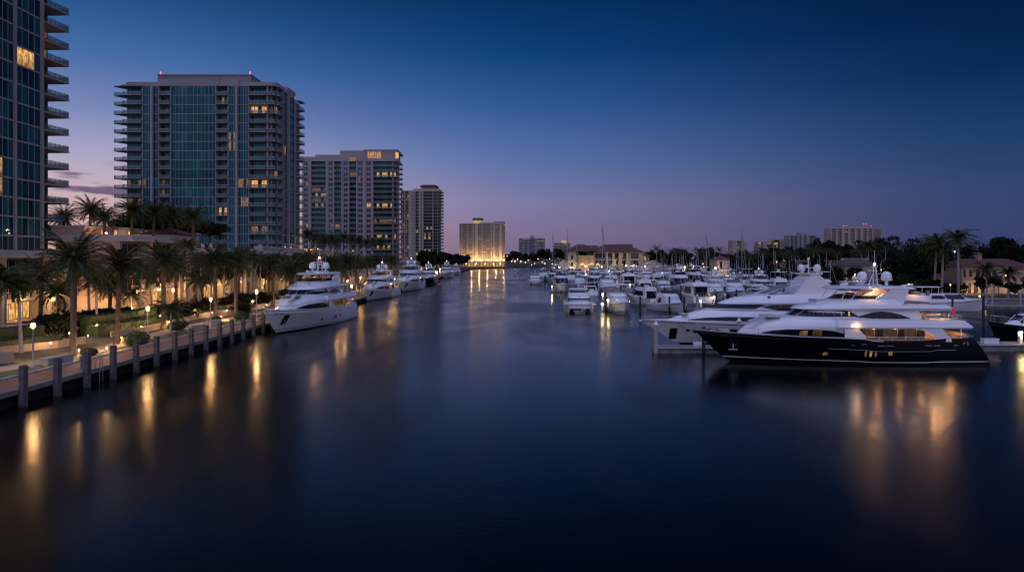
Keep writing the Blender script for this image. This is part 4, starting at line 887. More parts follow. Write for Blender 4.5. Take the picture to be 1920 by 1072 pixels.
def villa(l,Y,x0,x1,ye,yr,rm,wins,arch,mat=STUCCO,base=1.2,d=12,extra=None):
    t=thing('villa',l,'house'); X0,X1=gx(x0,Y),gx(x1,Y); ze,zr=gz(ye,Y),gz(yr,Y)
    MB().box(X0,Y,base-.5,X1,Y+d,ze).build('wall',mat,t); hip(MB(),X0-.8,X1+.8,Y-.9,Y+d+.8,ze,zr,4).build('roof',rm,t)
    zm=(base+ze)/2+.4
    for (a,b,lt) in wins:
        f=MB().box(gx(a,Y)-.12,Y-.06,zm+.4,gx(b,Y)+.12,Y+.02,ze-.7).build('window_frame',WHITEWALL,t); MB().box(gx(a,Y),Y-.10,zm+.5,gx(b,Y),Y-.062,ze-.8).build('window',lt or GLASSD,t)
    for (a,b,lt) in arch:
        m=MB(); xa,xb=gx(a,Y),gx(b,Y); r=(xb-xa)/2; pts=[(xa,base)]+[((xa+xb)/2-r*math.cos(PI*q/8),zm-1.2-r+r*math.sin(PI*q/8)) for q in range(9)]+[(xb,base)]
        m.plate(pts,Y-.05,Y+.01); m.build('arched_window',lt or GLASSD,t)
    MB().box(X0-.1,Y-.25,zm-.55,X1+.1,Y-.001,zm-.2).build('cornice',mat,t)
    if extra: extra(t,Y,ze,zr)
    return t
def exv(t,Y,ze,zr):
    c=MB().box(gx(1833,Y+5),Y+5,zr-1,gx(1841,Y+5),Y+6.2,zr+1.3); c.build('cupola',PEACH,t); hip(MB(),gx(1832,Y+5),gx(1842,Y+5),Y+4.8,Y+6.4,zr+1.3,zr+2.0,.5).build('cupola_roof',ROOFR,t)
villa('red roofed two storey villa with lit ground floor arches',200,1803,1935,500.5,485,ROOFR,[(1806,1811,None),(1817,1823,None),(1829,1837,None),(1842,1848,None),(1862,1868,None),(1885,1892,None)],[(1805,1811,None),(1815,1821,LITD),(1826,1833,LITD),(1840,1846,None),(1889,1895,LIT),(1902,1909,LITD)],extra=exv)
for p,wv in((1803,150),(1813,160),(1824,200),(1838,160),(1850,100),(1893,140),(1908,120)): lamp((gx(p,198.5),198,2.2),wv,WARM,.12)
villa('white villa with brown hipped roof behind the navy yacht',225,1585,1650,498.5,485,pmat('brown_roof_tiles',(.09,.06,.05),(.06,.04,.03),3,.8,bump=.4),[(1592,1603,None),(1609,1615,None),(1634,1640,None),(1644,1648,None)],[(1588,1594,LIT),(1600,1608,LITD),(1620,1628,None)],mat=WHITEWALL)
lamp((gx(1591,223),223,3),260,WARM,.12); lamp((gx(1660,222),222,9),120,WARM,.12)
villa('small villa with weathered red roof half hidden by trees',300,1343,1368,487,478,ROOFR,[(1350,1354,None)],[(1350,1354,LITD)],mat=STUCCO,d=9)
lamp((gx(1356,297),297,6),500,(1,.66,.45),.2)
villa('low villa roof glimpsed between dark trees behind the marina',290,1477,1533,493,487,ROOFR,[(1483,1487,LIT)],[(1483,1487,None)],mat=STUCCO,d=9)
lamp((gx(1476,286),286,9),300,(1,.45,.18),.15)
t=thing('flat_roofed_house','grey flat roofed house left of the brown roofed villa','house'); MB().box(gx(1578,238),238,1,gx(1600,238),248,gz(490,238)).build('wall',CONC,t); MB().box(gx(1572,238),236,gz(490,238),gx(1602,238),249,gz(488,238)).build('flat_roof',TOWERW,t); MB().box(gx(1597,240),239,gz(488,240),gx(1625,240),248,gz(484,240)).build('roof_room',BLUER,t)
# right bank quay, jetties
q=thing('quay_wall','pale quay wall before the red roofed villa','quay wall'); MB().prism([(103,166.3),(140,160.3),(140,159.6),(103,165.6)],-2,1.5).build('wall_face',CONCD,q); MB().prism([(102.8,166.6),(140.2,160.6),(140.2,159.3),(102.8,165.3)],1.502,1.75).build('coping',CONC,q)
for i,(x,y) in enumerate([(114,163),(120,162),(125.5,161),(131,160.2)]):
    o=MB().lathe([(.22,-3),(.22,3.2),(.24,3.2),(.02,3.6)],n=8).build('quay_pile',CONC,None,loc=(x,y-.9,0)); tag(o,'pale round pile before the villa quay, %s from the left'%nth(i),'pile','piles before the villa quay')
# scattered shore lamps
def shore(i,p,py,Y,label,r=.28,mat=BULB,wt=0,grp='small lamps along the far shores'):
    z=gz(py,Y); c=thing('shore_lamp',label,'lamp',(gx(p,Y),Y,1.1),0,grp); MB().tube([(0,0,0),(0,0,z-1.1-r*.7)],.07,5).build('post',RAILM,c); MB().ball((0,0,z-1.1),r,6).build('globe',mat,c)
    if wt: lamp((gx(p,Y)+.5,Y-.8,z),wt,WARM,.2)
rg=random.Random(99)
for i in range(34):
    Y=150+i*11.5; p=(WX(min(Y,560))-rg.uniform(4.5,11))*FPX/Y+960; shore(i,p,HZ+(11-rg.choice((2.5,3.2,4.4,5)))*FPX/Y,Y,'glowing lamp on the left bank behind the yachts, %s away from us'%nth(i),.16+Y*.0006,rg.choice((BULB,BULB,BULBW,BULBY)),110 if i%3==0 else 0,'lamps on the left bank behind the yachts')
for i in range(16):
    p=952+i*6.4+rg.uniform(-2,2); shore(i,p,rg.uniform(487,497.5) if i%3 else rg.uniform(480,488),1095,'pinprick shore lamp beyond the river bend, %s from the left'%nth(i),rg.uniform(.28,.55),rg.choice((BULB,BULBY,BULB)))
for i in range(8):
    p=1235+i*22+rg.uniform(-8,8); shore(i,p,rg.uniform(494,504),391,'shore lamp behind the marina right of the club house, %s from the left'%nth(i),.2,rg.choice((BULBY,BULB)),0)
for i,(p,py,Y) in enumerate([(1397,508,281),(1417,509,270),(1456,491,268),(1470,489,300),(1342,504,290),(1652,506,222),(1763,491,212),(1839,572,0),(1837,555,158.6),(1704,533,200),(1740,534,203),(1782,534,195),(1602,518,200),(1582,532,185),(1790,472,230),(1886,516,196),(1662,510,215)]):
    if Y: shore(i,p,py,Y,'garden or quay lamp on the right bank, %s of its row'%nth(i),.2,rg.choice((BULB,BULBY)),60)
# ---------------------------------------------------------------- boats
def pl(tbl,x):
    """piecewise linear lookup"""
    if x<=tbl[0][0]: return tbl[0][1]
    for (a,b),(c,d) in zip(tbl[:-1],tbl[1:]):
        if x<=c: return b+(d-b)*(x-a)/(c-a)
    return tbl[-1][1]
class Body:
    """deckhouse: levels (z,xa,xf,nose,halfwidth); rounded nose towards +x"""
    def __init__(s,lv,p=2.2,r=.5,n=14): s.lv=lv; s.p=p; s.r=r; s.n=n
    def prm(s,z):
        L=s.lv
        if z<=L[0][0]: return L[0][1:]
        for a,b in zip(L[:-1],L[1:]):
            if z<=b[0]:
                t=(z-a[0])/(b[0]-a[0]) if b[0]>a[0] else 1; return tuple(a[i]+(b[i]-a[i])*t for i in range(1,5))
        return L[-1][1:]
    def half(s,x,z):
        xa,xf,nl,hw=s.prm(z); t=(x-(xf-nl))/nl
        if t<=0: return hw
        return hw*max(0,1-min(1,t)**s.p)**s.r
    def ring(s,z,e=0.0,x0=None,rev=True):
        xa,xf,nl,hw=s.prm(z); xf+=e; hw+=e; xm=xf-nl; xa2=xa if x0 is None else x0; pts=[]
        m=5
        if xa2<xm:
            for i in range(m): pts.append((xa2+(xm-xa2)*i/m,hw))
            t0=0
        else: t0=(xa2-xm)/nl
        s0=math.asin(min(1,t0))/(PI/2)
        n=s.n+(0 if xa2<xm else m)
        for i in range(n+1):
            q=s0+(1-s0)*i/n; t=math.sin(q*PI/2); pts.append((xm+nl*t,hw*max(0,1-t**s.p)**s.r))
        R_=[(x,y,z) for x,y in pts]
        return R_+[(x,-y,z) for x,y in reversed(R_[:-1])] if False else R_+[(x,-y,z) for x,y,_ in reversed(R_)]
    def mesh(s,mb,mi=0): return mb.loft([s.ring(l[0]) for l in s.lv],mi)
    def band(s,mb,x0,z0,z1,e=.025,mi=0,x0b=None):
        r=[s.ring(z0+(z1-z0)*k/2,e,x0 if x0b is None else x0+(x0b-x0)*k/2) for k in range(3)]; n=len(r[0]); h=n//2; vs=[p for q in r for p in q]; fs=[]
        for k in range(2):
            for j in range(n-1):
                fs.append((k*n+j,k*n+j+1,(k+1)*n+j+1,(k+1)*n+j))
        return mb.add(vs,fs,mi)
    def patch(s,mb,cols,e=.03,mi=0,sides=(1,-1)):
        C=[]
        for (a,b) in zip(cols[:-1],cols[1:]):
            n=max(1,int(abs(b[0]-a[0])/.5)); C+=[tuple(a[i]+(b[i]-a[i])*k/n for i in range(3)) for k in range(n)]
        C.append(cols[-1])
        for sd in sides:
            vs=[];fs=[]
            for (x,zb,zt) in C:
                for k in range(4): z=zb+(zt-zb)*k/3; vs.append((x,sd*(s.half(x,z)+e),z))
            for i in range(len(C)-1):
                for k in range(3): q=(i*4+k,(i+1)*4+k,(i+1)*4+k+1,i*4+k+1); fs.append(q if sd>0 else tuple(reversed(q)))
            mb.add(vs,fs,mi)
        return mb
def SP(fn,*a,name=None,mats=None,t=None):
    for sd in(1,-1): fn(MB(),*a,sides=(sd,)).build(name,mats,t)
class Hull(Body):
    def __init__(s,L,Lw,B,sheer,zk=-.7,stern=None,fl=.16,n=16):
        s.L=L;s.Lw=Lw;s.B=B;s.sh=sheer;s.zk=zk;s.st=stern or (lambda f:0);s.fl=fl;s.n=n
    def fp(s,f):
        fw=.18; xf=s.Lw-1.5*(1-f/fw) if f<fw else s.Lw+(s.L-s.Lw)*((f-fw)/(1-fw))**.85
        hw=s.B/2*(1-s.fl*(1-f)**1.6); return s.st(f),xf,s.L*(.66-.12*f),hw,1.55+.95*f
    def halff(s,x,f):
        xa,xf,nl,hw,p=s.fp(f); t=(x-(xf-nl))/nl; w=hw if t<=0 else hw*max(0,1-min(1,t)**p)
        return w*(1-.08*max(0,1-(x-xa)/(s.L*.3))**2)
    def half(s,x,z): return s.halff(x,(z-s.zk)/(pl(s.sh,x)-s.zk))
    def hring(s,f,e=0,dz=0,n=26,x0=None):
        xa,xf,nl,hw,p=s.fp(f); xf+=e*1.5; pts=[]
        a=xa if x0 is None else x0
        for i in range(n+1):
            q=i/n; t=1-(1-q)**1.35; x=a+(xf-a)*t; y=max(0,s.halff(x-(e*1.5 if i==n else 0),f)+e if i<n else 0)
            z=s.zk+f*(pl(s.sh,x)-s.zk)+dz; pts.append((x,max(y,.0),z))
        return pts+[(x,-y,z) for x,y,z in reversed(pts)]
    def mesh(s,mb,bul=.55,mi=0,dmi=1):
        fs=[0,.09,.18,.32,.46,.6,.74,.88,1.0]; mb.loft([s.hring(f) for f in fs],mi,cap1=False)
        top=s.hring(1.0); inn=[(x-(.12 if i in(25,26,27) else 0)*1.5 if False else x,y-math.copysign(min(.14,abs(y)),y),z+.0) for i,(x,y,z) in enumerate(top)]
        low=[(x,y,z-bul) for x,y,z in inn]; mb.loft([top,inn,low],mi,cap0=False,cap1=False)
        k=len(top)//2; vs=low; fc=[(j,j+1,len(low)-2-j,len(low)-1-j) for j in range(k-1)]; mb.add([(x,y,z+.02) for x,y,z in vs],[tuple(reversed(q)) for q in fc],dmi); return mb
    def stripe(s,mb,f0,f1,e=.02,mi=0,x0=None,x1=None,dz0=0):
        for sd in(1,-1):
            vs=[];fs=[];n=40
            for i in range(n+1):
                q=i/n
                for f in(f0,f1):
                    xa,xf,nl,hw,p=s.fp(f); a=max(xa,x0) if x0 is not None else xa; b=min(xf-.02,x1) if x1 is not None else xf-.02
                    x=a+(b-a)*q; y=s.halff(x,f)+e; z=s.zk+f*(pl(s.sh,x)-s.zk); vs.append((x,sd*y,z))
            for i in range(n): q=(2*i,2*i+2,2*i+3,2*i+1); fs.append(q if sd<0 else tuple(reversed(q)))
            mb.add(vs,fs,mi)
        return mb
    def port(s,mb,x,z,w,h,e=.03,mi=0,sides=(1,-1)): return Body.patch(s,mb,[(x-w/2,z-h/2,z+h/2),(x+w/2,z-h/2,z+h/2)],e,mi,sides)
def rail(mb,pts,h=.8,r=.025,step=1.0,mid=True,mi=0):
    top=[(x,y,z+h) for x,y,z in pts]; mb.tube(top,r,5,mi)
    if mid: mb.tube([(x,y,z+h*.5) for x,y,z in pts],r*.7,4,mi)
    for a,b in zip(pts[:-1],pts[1:]):
        n=max(1,int((Vector(b)-Vector(a)).length/step))
        for i in range(n): p=Vector(a).lerp(Vector(b),i/n); mb.tube([p,p+Vector((0,0,h))],r*.8,4,mi)
    mb.tube([pts[-1],top[-1]],r*.8,4,mi)
def dome(x,y,z,r,par,nm='radome'):
    return MB().lathe([(r*.3,-.45),(r*.3,0),(r*.85,.05),(r,.35*r),(r,.95*r),(r*.92,1.35*r),(r*.68,1.7*r),(r*.35,1.88*r),(.02,1.95*r)],(x,y,z),16).build(nm,GEL,par,smooth=True,ang=R(60))
BROWNP=pmat('dark_porthole_glass',(.01,.012,.016),None,2,.1)
BLIND=emat('dim_lit_blind',(.42,.22,.06),.26,(.08,.04,.012),1.8)
SALW=pmat('warm_saloon_wall',(.32,.24,.17),(.26,.19,.13),1,.6)
PORTL=emat('lit_porthole',(1,.62,.2),.5,(.2,.11,.03),5)
LAMPS=[]
def mega(label,loc,rz,scl,hull=NAVY,group=None,lit='full',name='motor_yacht',domes=((10.6,-1.1,.56),(10.6,1.1,.56))):
    t=thing(name,label,'motor yacht',loc,rz,group,scale=scl)
    sheer=[(-1,2.85),(1.9,2.85),(5.8,2.86),(6.6,2.62),(12.2,2.62),(13.4,2.85),(16,2.98),(20,3.08),(24,3.22),(27,3.34),(30.2,3.5)]
    st=lambda f: 1.9*max(0,f-.25)**1.2/.75**1.2
    H=Hull(30.2,26.2,7.2,sheer,stern=st)
    H.mesh(MB(),.45).build('hull',[hull,TEAK],t,smooth=True,recalc=True)
    H.stripe(MB(),.975,1.0,.035,x0=11.5).build('cap_rail',GEL,t); H.stripe(MB(),.30,.325,.02).build('waterline_stripe',GEL if hull is NAVY else CANVASG,t); H.stripe(MB(),.0,.235,.012).build('boot_stripe',ANTIF,t)
    H.stripe(MB(),.66,.672,.05,x0=3.9,x1=17).build('rubbing_strake',GELG if hull is NAVY else GEL,t)
    # swim platform
    MB().prism([(-1.2,-2.9),(.3,-3.2),(.3,3.2),(-1.2,2.9)],.35,.55).build('swim_platform',TEAK,t)
    pm=[PORTL if lit=='full' else BROWNP]
    for x,z,w_,h_ in((17.2,1.2,.5,.35),(13.2,1.25,.22,.6),(12.7,1.25,.26,.6),(12.2,1.25,.2,.55),(10.7,1.3,.4,.4)): SP(H.port,x,z,w_,h_,name='porthole',mats=pm,t=t)
    for x,z,w_ in((14.6,2.2,.4),(13.5,2.25,.5),(11.7,2.1,.75),(10.8,2.1,.75),(6.8,2.12,.75),(5.9,2.12,.75),(3.9,2.15,.4)): SP(H.port,x,z,w_,.09,.05,name='fairlead',mats=CHROME,t=t)
    for x,w_ in((28.2,.35),(27.2,.8),(26.2,.5),(25.2,.4)): SP(H.port,x,2.86,w_,.12,.05,name='fairlead',mats=CHROME,t=t)
    # anchor pocket
    SP(H.port,26.1,1.95,1.0,1.3,.03,name='anchor_pocket',mats=ANTIF,t=t)
    for sd in(1,-1):
        m=MB(); y=H.half(26.2,1.8)+.12; m.box(25.7,sd*y-.05,1.35,26.7,sd*y+.05,1.5); m.box(26.13,sd*y-.04,1.5,26.27,sd*y+.04,2.1); m.build('anchor',RAILM,t)
    # forward deckhouse and band
    A=Body([(2.75,13.9,25.6,11,2.9),(3.3,14.3,25.3,11,3.1),(3.87,14.3,24.6,10.5,3.42),(4.3,14.3,23.8,10,3.40),(4.75,14.3,22.2,9,3.1),(5.05,14.3,20.6,8,2.5)],2.2,.62)
    A.mesh(MB()).build('foredeck_house',GEL,t,smooth=True)
    D=Body([(3.86,2.3,16.5,1,3.5),(4.0,2.1,16.5,1,3.56),(4.35,2.5,16.5,1,3.5),(4.72,3.0,16.3,1,3.38)],8,.5)
    D.mesh(MB()).build('upper_deck_band',GEL,t,smooth=True,ang=R(25))
    cl=[(14.6,2.95,2.98),(15.2,2.95,3.25),(16.2,2.96,3.55),(17.2,3.0,3.68),(19,3.05,3.74),(21,3.12,3.7),(22.3,3.18,3.55),(23.4,3.24,3.3)]
    SP(A.patch,cl,name='saloon_side_window',mats=TINT,t=t)
    if lit=='full': 
        for a,b in((19.0,19.8),(17.6,18.5)): SP(A.patch,[(a,3.1,3.62),(b,3.1,3.62)],.05,name='lit_pane',mats=BLIND if b<19 else LITD,t=t)
    # recessed saloon with side decks
    m=MB().box(5.2,-2.55,2.3,14.3,2.55,3.9).build('saloon_wall',SALW,t)
    x=6.6; i=0
    while x<13.6:
        wd=(.9,1.3,.7,1.5)[i%4]; 
        for sd in(1,-1): MB().box(x,sd*2.555,2.75,x+wd-.08,sd*2.60,3.75).build('saloon_window',(BLIND if i%2 else TINT) if lit else TINT,t)
        x+=wd; i+=1
    for sd in(1,-1): MB().box(13.5,sd*2.555,2.5,14.2,sd*2.61,3.8).build('side_door',LIT if lit=='full' else TINT,t)
    m=MB().box(5.2,-3.35,2.25,14.4,3.35,2.3).build('side_deck',TEAK,t)
    for sd in(1,-1):
        m=MB(); y0,y1=(sd*3.38,sd*3.47)
        m.plate([(7.9,3.9),(6.2,3.25),(6.0,2.9),(6.4,2.55),(4.3,2.5),(4.4,2.9),(5.4,3.9)],y0,y1); m.build('wing_wall',GEL,t)
        m=MB().plate([(13.3,2.6),(13.2,3.05),(14.0,3.9),(15.4,3.9),(15.4,2.6)],y0,y1).build('wing_wall',GEL,t)
        m=MB(); rail(m,[(6.4,sd*3.42,2.6),(13.2,sd*3.42,2.6)],.36,.035,1.2,False); m.build('side_rail',GEL,t)
    # cockpit furniture
    m=MB(); m.box(2.2,-2.9,2.45,3.0,2.9,2.95); m.box(2.2,-2.9,2.95,2.5,2.9,3.3); m.build('cockpit_sofa',STUCCO,t); MB().box(3.5,-1,2.9,4.6,1,3.0).build('cockpit_table',TEAK,t)
    for sd in(1,-1): MB().tube([(3.2,sd*3.2,2.4),(3.2,sd*3.2,3.9)],.06,6).build('deck_pillar',GEL,t)
    m=MB(); rail(m,[(5.0,3.35,2.85),(3.5,3.3,2.8),(1.9,3.0,2.8),(1.8,-3.0,2.8),(3.5,-3.3,2.8),(5,-3.35,2.85)],.28,.03,.8,False); m.build('stern_rail',CHROME,t)
    # sky lounge / wheelhouse
    W=Body([(4.7,7.0,20.6,5,2.75),(5.0,7.0,20.1,5,2.75),(5.78,7.3,18.9,4.6,2.6)],2.4,.5); W.mesh(MB()).build('wheelhouse',GEL,t,smooth=True)
    W.band(MB(),13.6,5.04,5.70,.03,0,14.6).build('wheelhouse_window',TINT,t)
    m=MB()
    for yy in(-1.3,0,1.3): m.tube([(W.prm(5.04)[1]-abs(yy)*.35+.04,yy,5.04),(W.prm(5.7)[1]-abs(yy)*.38+.04,yy,5.7)],.035,4)
    m.build('windscreen_mullions',GELG,t)
    SP(W.patch,[(8.2,4.86,4.88),(9.2,4.84,5.25),(10.2,4.84,5.5),(11.2,4.84,5.58),(12.2,4.86,5.5),(13.2,4.95,5.2),(13.9,5.0,5.05)],.04,name='sky_lounge_window',mats=TINT,t=t)
    if lit=='full':
        for a,b in((15.35,15.5),(14.5,14.7)): SP(W.patch,[(a,5.1,5.6),(b,5.1,5.6)],.05,name='lit_pane',mats=LIT,t=t)
    # flybridge coaming
    E=Body([(5.76,4.2,19.6,6,3.05),(5.95,3.9,19.3,6,3.15),(6.3,4.6,18.2,5.5,3.02)],2.3,.55); E.mesh(MB()).build('flybridge_deck',GEL,t,smooth=True,ang=R(30))
    E2=Body([(6.28,9.2,18.0,5.5,2.98),(6.6,9.5,16.8,5,2.8),(6.86,9.8,15.6,4.5,2.6)],2.3,.55); E2.mesh(MB()).build('flybridge_coaming',GEL,t,smooth=True,ang=R(30))
    E3=Body([(6.85,10.6,15.5,4,2.55),(7.25,10.6,14.7,4,2.4)],2.3,.55,10); m=MB(); E3.band(m,10.8,6.87,7.22,.0); m.build('flybridge_windscreen',TINT,t)
    for sd in(1,-1):
        m=MB().plate([(12.2,6.7),(9.9,7.95),(8.2,7.95),(8.9,6.25),(10.6,6.25)],sd*2.35,sd*2.6); m.build('arch_leg',GEL,t)
    Hh=Body([(7.86,7.8,16.0,4,2.5),(8.0,7.6,16.2,4,2.65),(8.2,7.9,15.6,4,2.3)],2.4,.55); Hh.mesh(MB()).build('hardtop',GEL,t,smooth=True)
    m=MB()
    for sd in(1,-1):
        for a,b in((15.2,14.6),(14.2,13.2)): m.tube([(a,sd*2.3,6.8),(b,sd*2.2,7.9)],.05,5)
    m.build('hardtop_posts',CHROME,t)
    MB().plate([(13.4,6.88),(11.2,7.85),(9.9,7.85),(10.4,6.88)],1.5,1.55).build('side_curtain',GEL,t)
    MB().box(10.2,-1.7,6.86,11.0,1.7,7.3).box(12.5,-1.2,6.86,13.2,1.2,7.45).build('flybridge_seats',STUCCO,t)
    # mast, domes
    [dome(dx,dy,8.72,dr,t) for dx,dy,dr in domes]
    m=MB(); m.tube([(10.6,-1.55,8.3),(10.6,1.55,8.3)],.09,6); m.tube([(10.4,-.45,8.2),(10.5,-.2,10.4)],.07,6); m.tube([(10.4,.45,8.2),(10.5,.2,10.4)],.07,6); m.tube([(11.2,0,8.2),(10.6,0,9.6)],.06,6)
    for z in(8.8,9.3,9.8,10.3): m.tube([(10.45,-.5,z),(10.45,.5,z)],.035,5)
    m.tube([(10.5,-1.0,9.5),(10.5,1.0,9.5)],.04,5); m.box(10.6,-.8,9.75,10.8,.8,9.87); m.tube([(10.5,0,10.3),(10.5,0,12.0)],.025,5); m.tube([(10.3,.9,9.5),(10.3,.9,10.6)],.02,4); m.build('radar_mast',GEL,t)
    MB().ball((10.5,0,10.55),.13,8).build('masthead_lamp',BULB if lit else GEL,t)
    # tender on boat deck
    if hull is NAVY or lit=='full':
        m=MB(); hb=Hull(3.6,3.2,1.7,[(0,7.15),(3.6,7.35)],zk=6.45,n=8); hb.mesh(m,.3,0,1); m.build('tender_hull',[GEL,CANVASG],t,smooth=True,loc=(4.9,.2,0)); MB().box(5.9,-.25,7.0,6.4,.65,7.6).box(4.75,0,7.0,4.95,.4,7.7).build('tender_console',CANVASG,t)
        MB().tube([(8.3,-.5,6.3),(8.3,-.5,8.0),(6.4,.1,8.35)],.09,6).build('davit',GEL,t)
    m=MB(); rail(m,[(7.0,3.2,4.72),(3.2,3.15,4.72),(2.7,2.6,4.72),(2.7,-2.6,4.72),(3.2,-3.15,4.72),(7.0,-3.2,4.72)],.5,.03,.7); m.build('upper_deck_rail',CHROME,t)
    m=MB(); m.box(5.9,-2.2,4.72,6.9,2.2,5.2); m.box(4.0,-1.1,5.1,5.3,1.1,5.18); m.box(4.5,-.2,4.72,4.8,.2,5.1); m.build('upper_deck_furniture',STUCCO,t)
    for sd in(1,-1):
        MB().tube([(16.5,sd*2.9,4.9),(13,sd*3.3,4.8),(7.5,sd*3.35,4.8)],.03,5).build('grab_rail',CHROME,t)
    for wx in(17.2,16.2,9.4,10.6,11.8): 
        for sd in(1,-1): MB().tube([(wx,sd*(W.half(wx,5.0)+.06),4.95),(wx-.12,sd*(W.half(wx,5.6)+.06),5.62 if wx>12 else 5.3)],.02,4).build('window_divider',GELG,t)
    MB().box(16.6,-.9,6.3,17.3,.9,6.75).build('helm_console',GELG,t); MB().lathe([(.02,0),(.28,.03),(.26,.28),(.02,.33)],(14.4,.9,8.2),10).build('satellite_puck',GEL,t); MB().lathe([(.02,0),(.28,.03),(.26,.28),(.02,.33)],(13.2,-.9,8.2),10).build('satellite_puck',GEL,t)
    # bow rail, foredeck gear
    m=MB(); pts=[(x,s_*(H.halff(x,1)-.1),pl(sheer,x)) for s_ in(1,) for x in(24,26,28,29.2)]+[(30.0,0,3.5)]+[(x,-(H.halff(x,1)-.1),pl(sheer,x)) for x in(29.2,28,26,24)]; rail(m,pts,.55,.025,1.3,False); m.build('bow_rail',CHROME,t)
    MB().box(26.4,-.5,2.9,27.4,.5,3.45).box(27.8,-.25,2.9,28.3,.25,3.4).build('windlass',GELG,t)
    MB().rbox((23.4,1.0,4.75),(2.6,.55,.25),.1,0,0,.30).build('passerelle',GELG,t)
    MB().box(21.2,-1.4,4.85,22.6,1.4,5.0).build('foredeck_sunpad',CANVASG if hull is not NAVY else GELG,t)
    if hull is NAVY:
        MB().tube([(2.5,0,4.7),(1.9,0,6.0)],.03,5).build('flag_staff',CHROME,t); MB().add([(1.95,0,5.85),(2.15,.02,5.3),(1.95,.2,5.0),(1.75,.18,5.3),(1.95,.04,5.87),(2.13,.06,5.3),(1.95,.24,5.0),(1.77,.22,5.3)],[(0,1,2,3),(7,6,5,4),(0,3,7,4),(0,4,5,1),(1,5,6,2),(2,6,7,3)]).build('ensign',REDC,t)
        m=MB(); y=3.32
        # short two letter mark at the quarter
        for ax,az_,bx,bz in((3.05,2.45,3.05,2.2),(3.05,2.33,2.9,2.45),(3.05,2.33,2.9,2.2),(2.7,2.45,2.55,2.45),(2.7,2.45,2.7,2.33),(2.7,2.33,2.55,2.33),(2.55,2.33,2.55,2.2),(2.7,2.2,2.55,2.2)):
            m.tube([(ax,y+.06,az_),(bx,y+.06,bz)],.022,4)
        m.build('hull_lettering',CHROME,t)
    M=Matrix.Translation(loc)@Matrix.Rotation(rz,4,'Z')@Matrix.Diagonal((*scl,1))
    def L(x,y,z,w_,r=.06): lamp(tuple(M@Vector((x,y,z))),w_*1.15,(1,.50,.17),r)
    if lit=='full':
        for x in(7.2,9.5,11.8,13.8): L(x,3.0,3.72,17); 
        L(5.6,3.0,3.7,40); L(3.4,1.8,3.7,55); L(3.4,-1.5,3.7,50); L(5.4,2.2,5.6,80); L(4.0,1.2,5.5,70); L(11.8,2.4,7.65,60); L(12.6,-.5,7.6,40); L(7.0,1.5,7.6,35); 
        L(14.2,3.75,4.2,14,.1)
        c=MB(); c.box(14.1,3.52,4.1,14.7,3.58,4.2); c.build('floodlight',BULBW,t)
    elif lit:
        for x in(7.2,10.5,13.2): L(x,-3.05,3.7,45); L(x,3.05,3.7,45)
        L(3.4,0,3.7,70); L(12.5,0,7.6,60)
    return t
# navy yacht, bow to the left
mega('long navy hulled motor yacht with white decks lit warm, bow to the left',(49.9,74.2,0),R(180),(1,1,1),NAVY,lit='full',domes=((11.35,-1.0,.52),(9.75,1.0,.54)))
# white yacht at the left bank, bow towards us
def head(p0,p1): return math.atan2(p1[1]-p0[1],p1[0]-p0[0])
st_,bw_=(-32.9,131.5),(-35.2,97)
mega('large white motor yacht with twin domes moored nearest on the left bank',(st_[0],st_[1],0),head(st_,bw_),(1.15,1.08,1.08),GEL,lit='half')
y2=mega('white motor yacht moored second along the left bank, lit stern windows',(-37.4,211,0),head((-37.4,211),(-38.8,178)),(1.1,1.0,.98),GEL,'half')
KY='white and dark yachts moored along the left bank'
for i,(x,Y,s,l) in enumerate([(-36.9,264,1.12,'white motor yacht moored third along the left bank'),(-37.4,318,.95,'dark shaded motor yacht moored fourth along the left bank'),(-39.6,428,1.0,'white motor yacht moored fifth, well up the left bank'),(-40.5,505,.8,'small far white yacht moored sixth on the left bank')]):
    c=copy_tree(y2); c.location=(x,Y,0); c.rotation_euler=(0,0,head((x,Y),(x-.8+(.0),Y-33))); c.scale=(s,s,s*.98); tag(c,l,'motor yacht',KY)
    if i==1:
        for ch in c.children:
            if ch.name.startswith('hull'): ch.data=ch.data.copy(); ch.data.materials[0]=NAVY
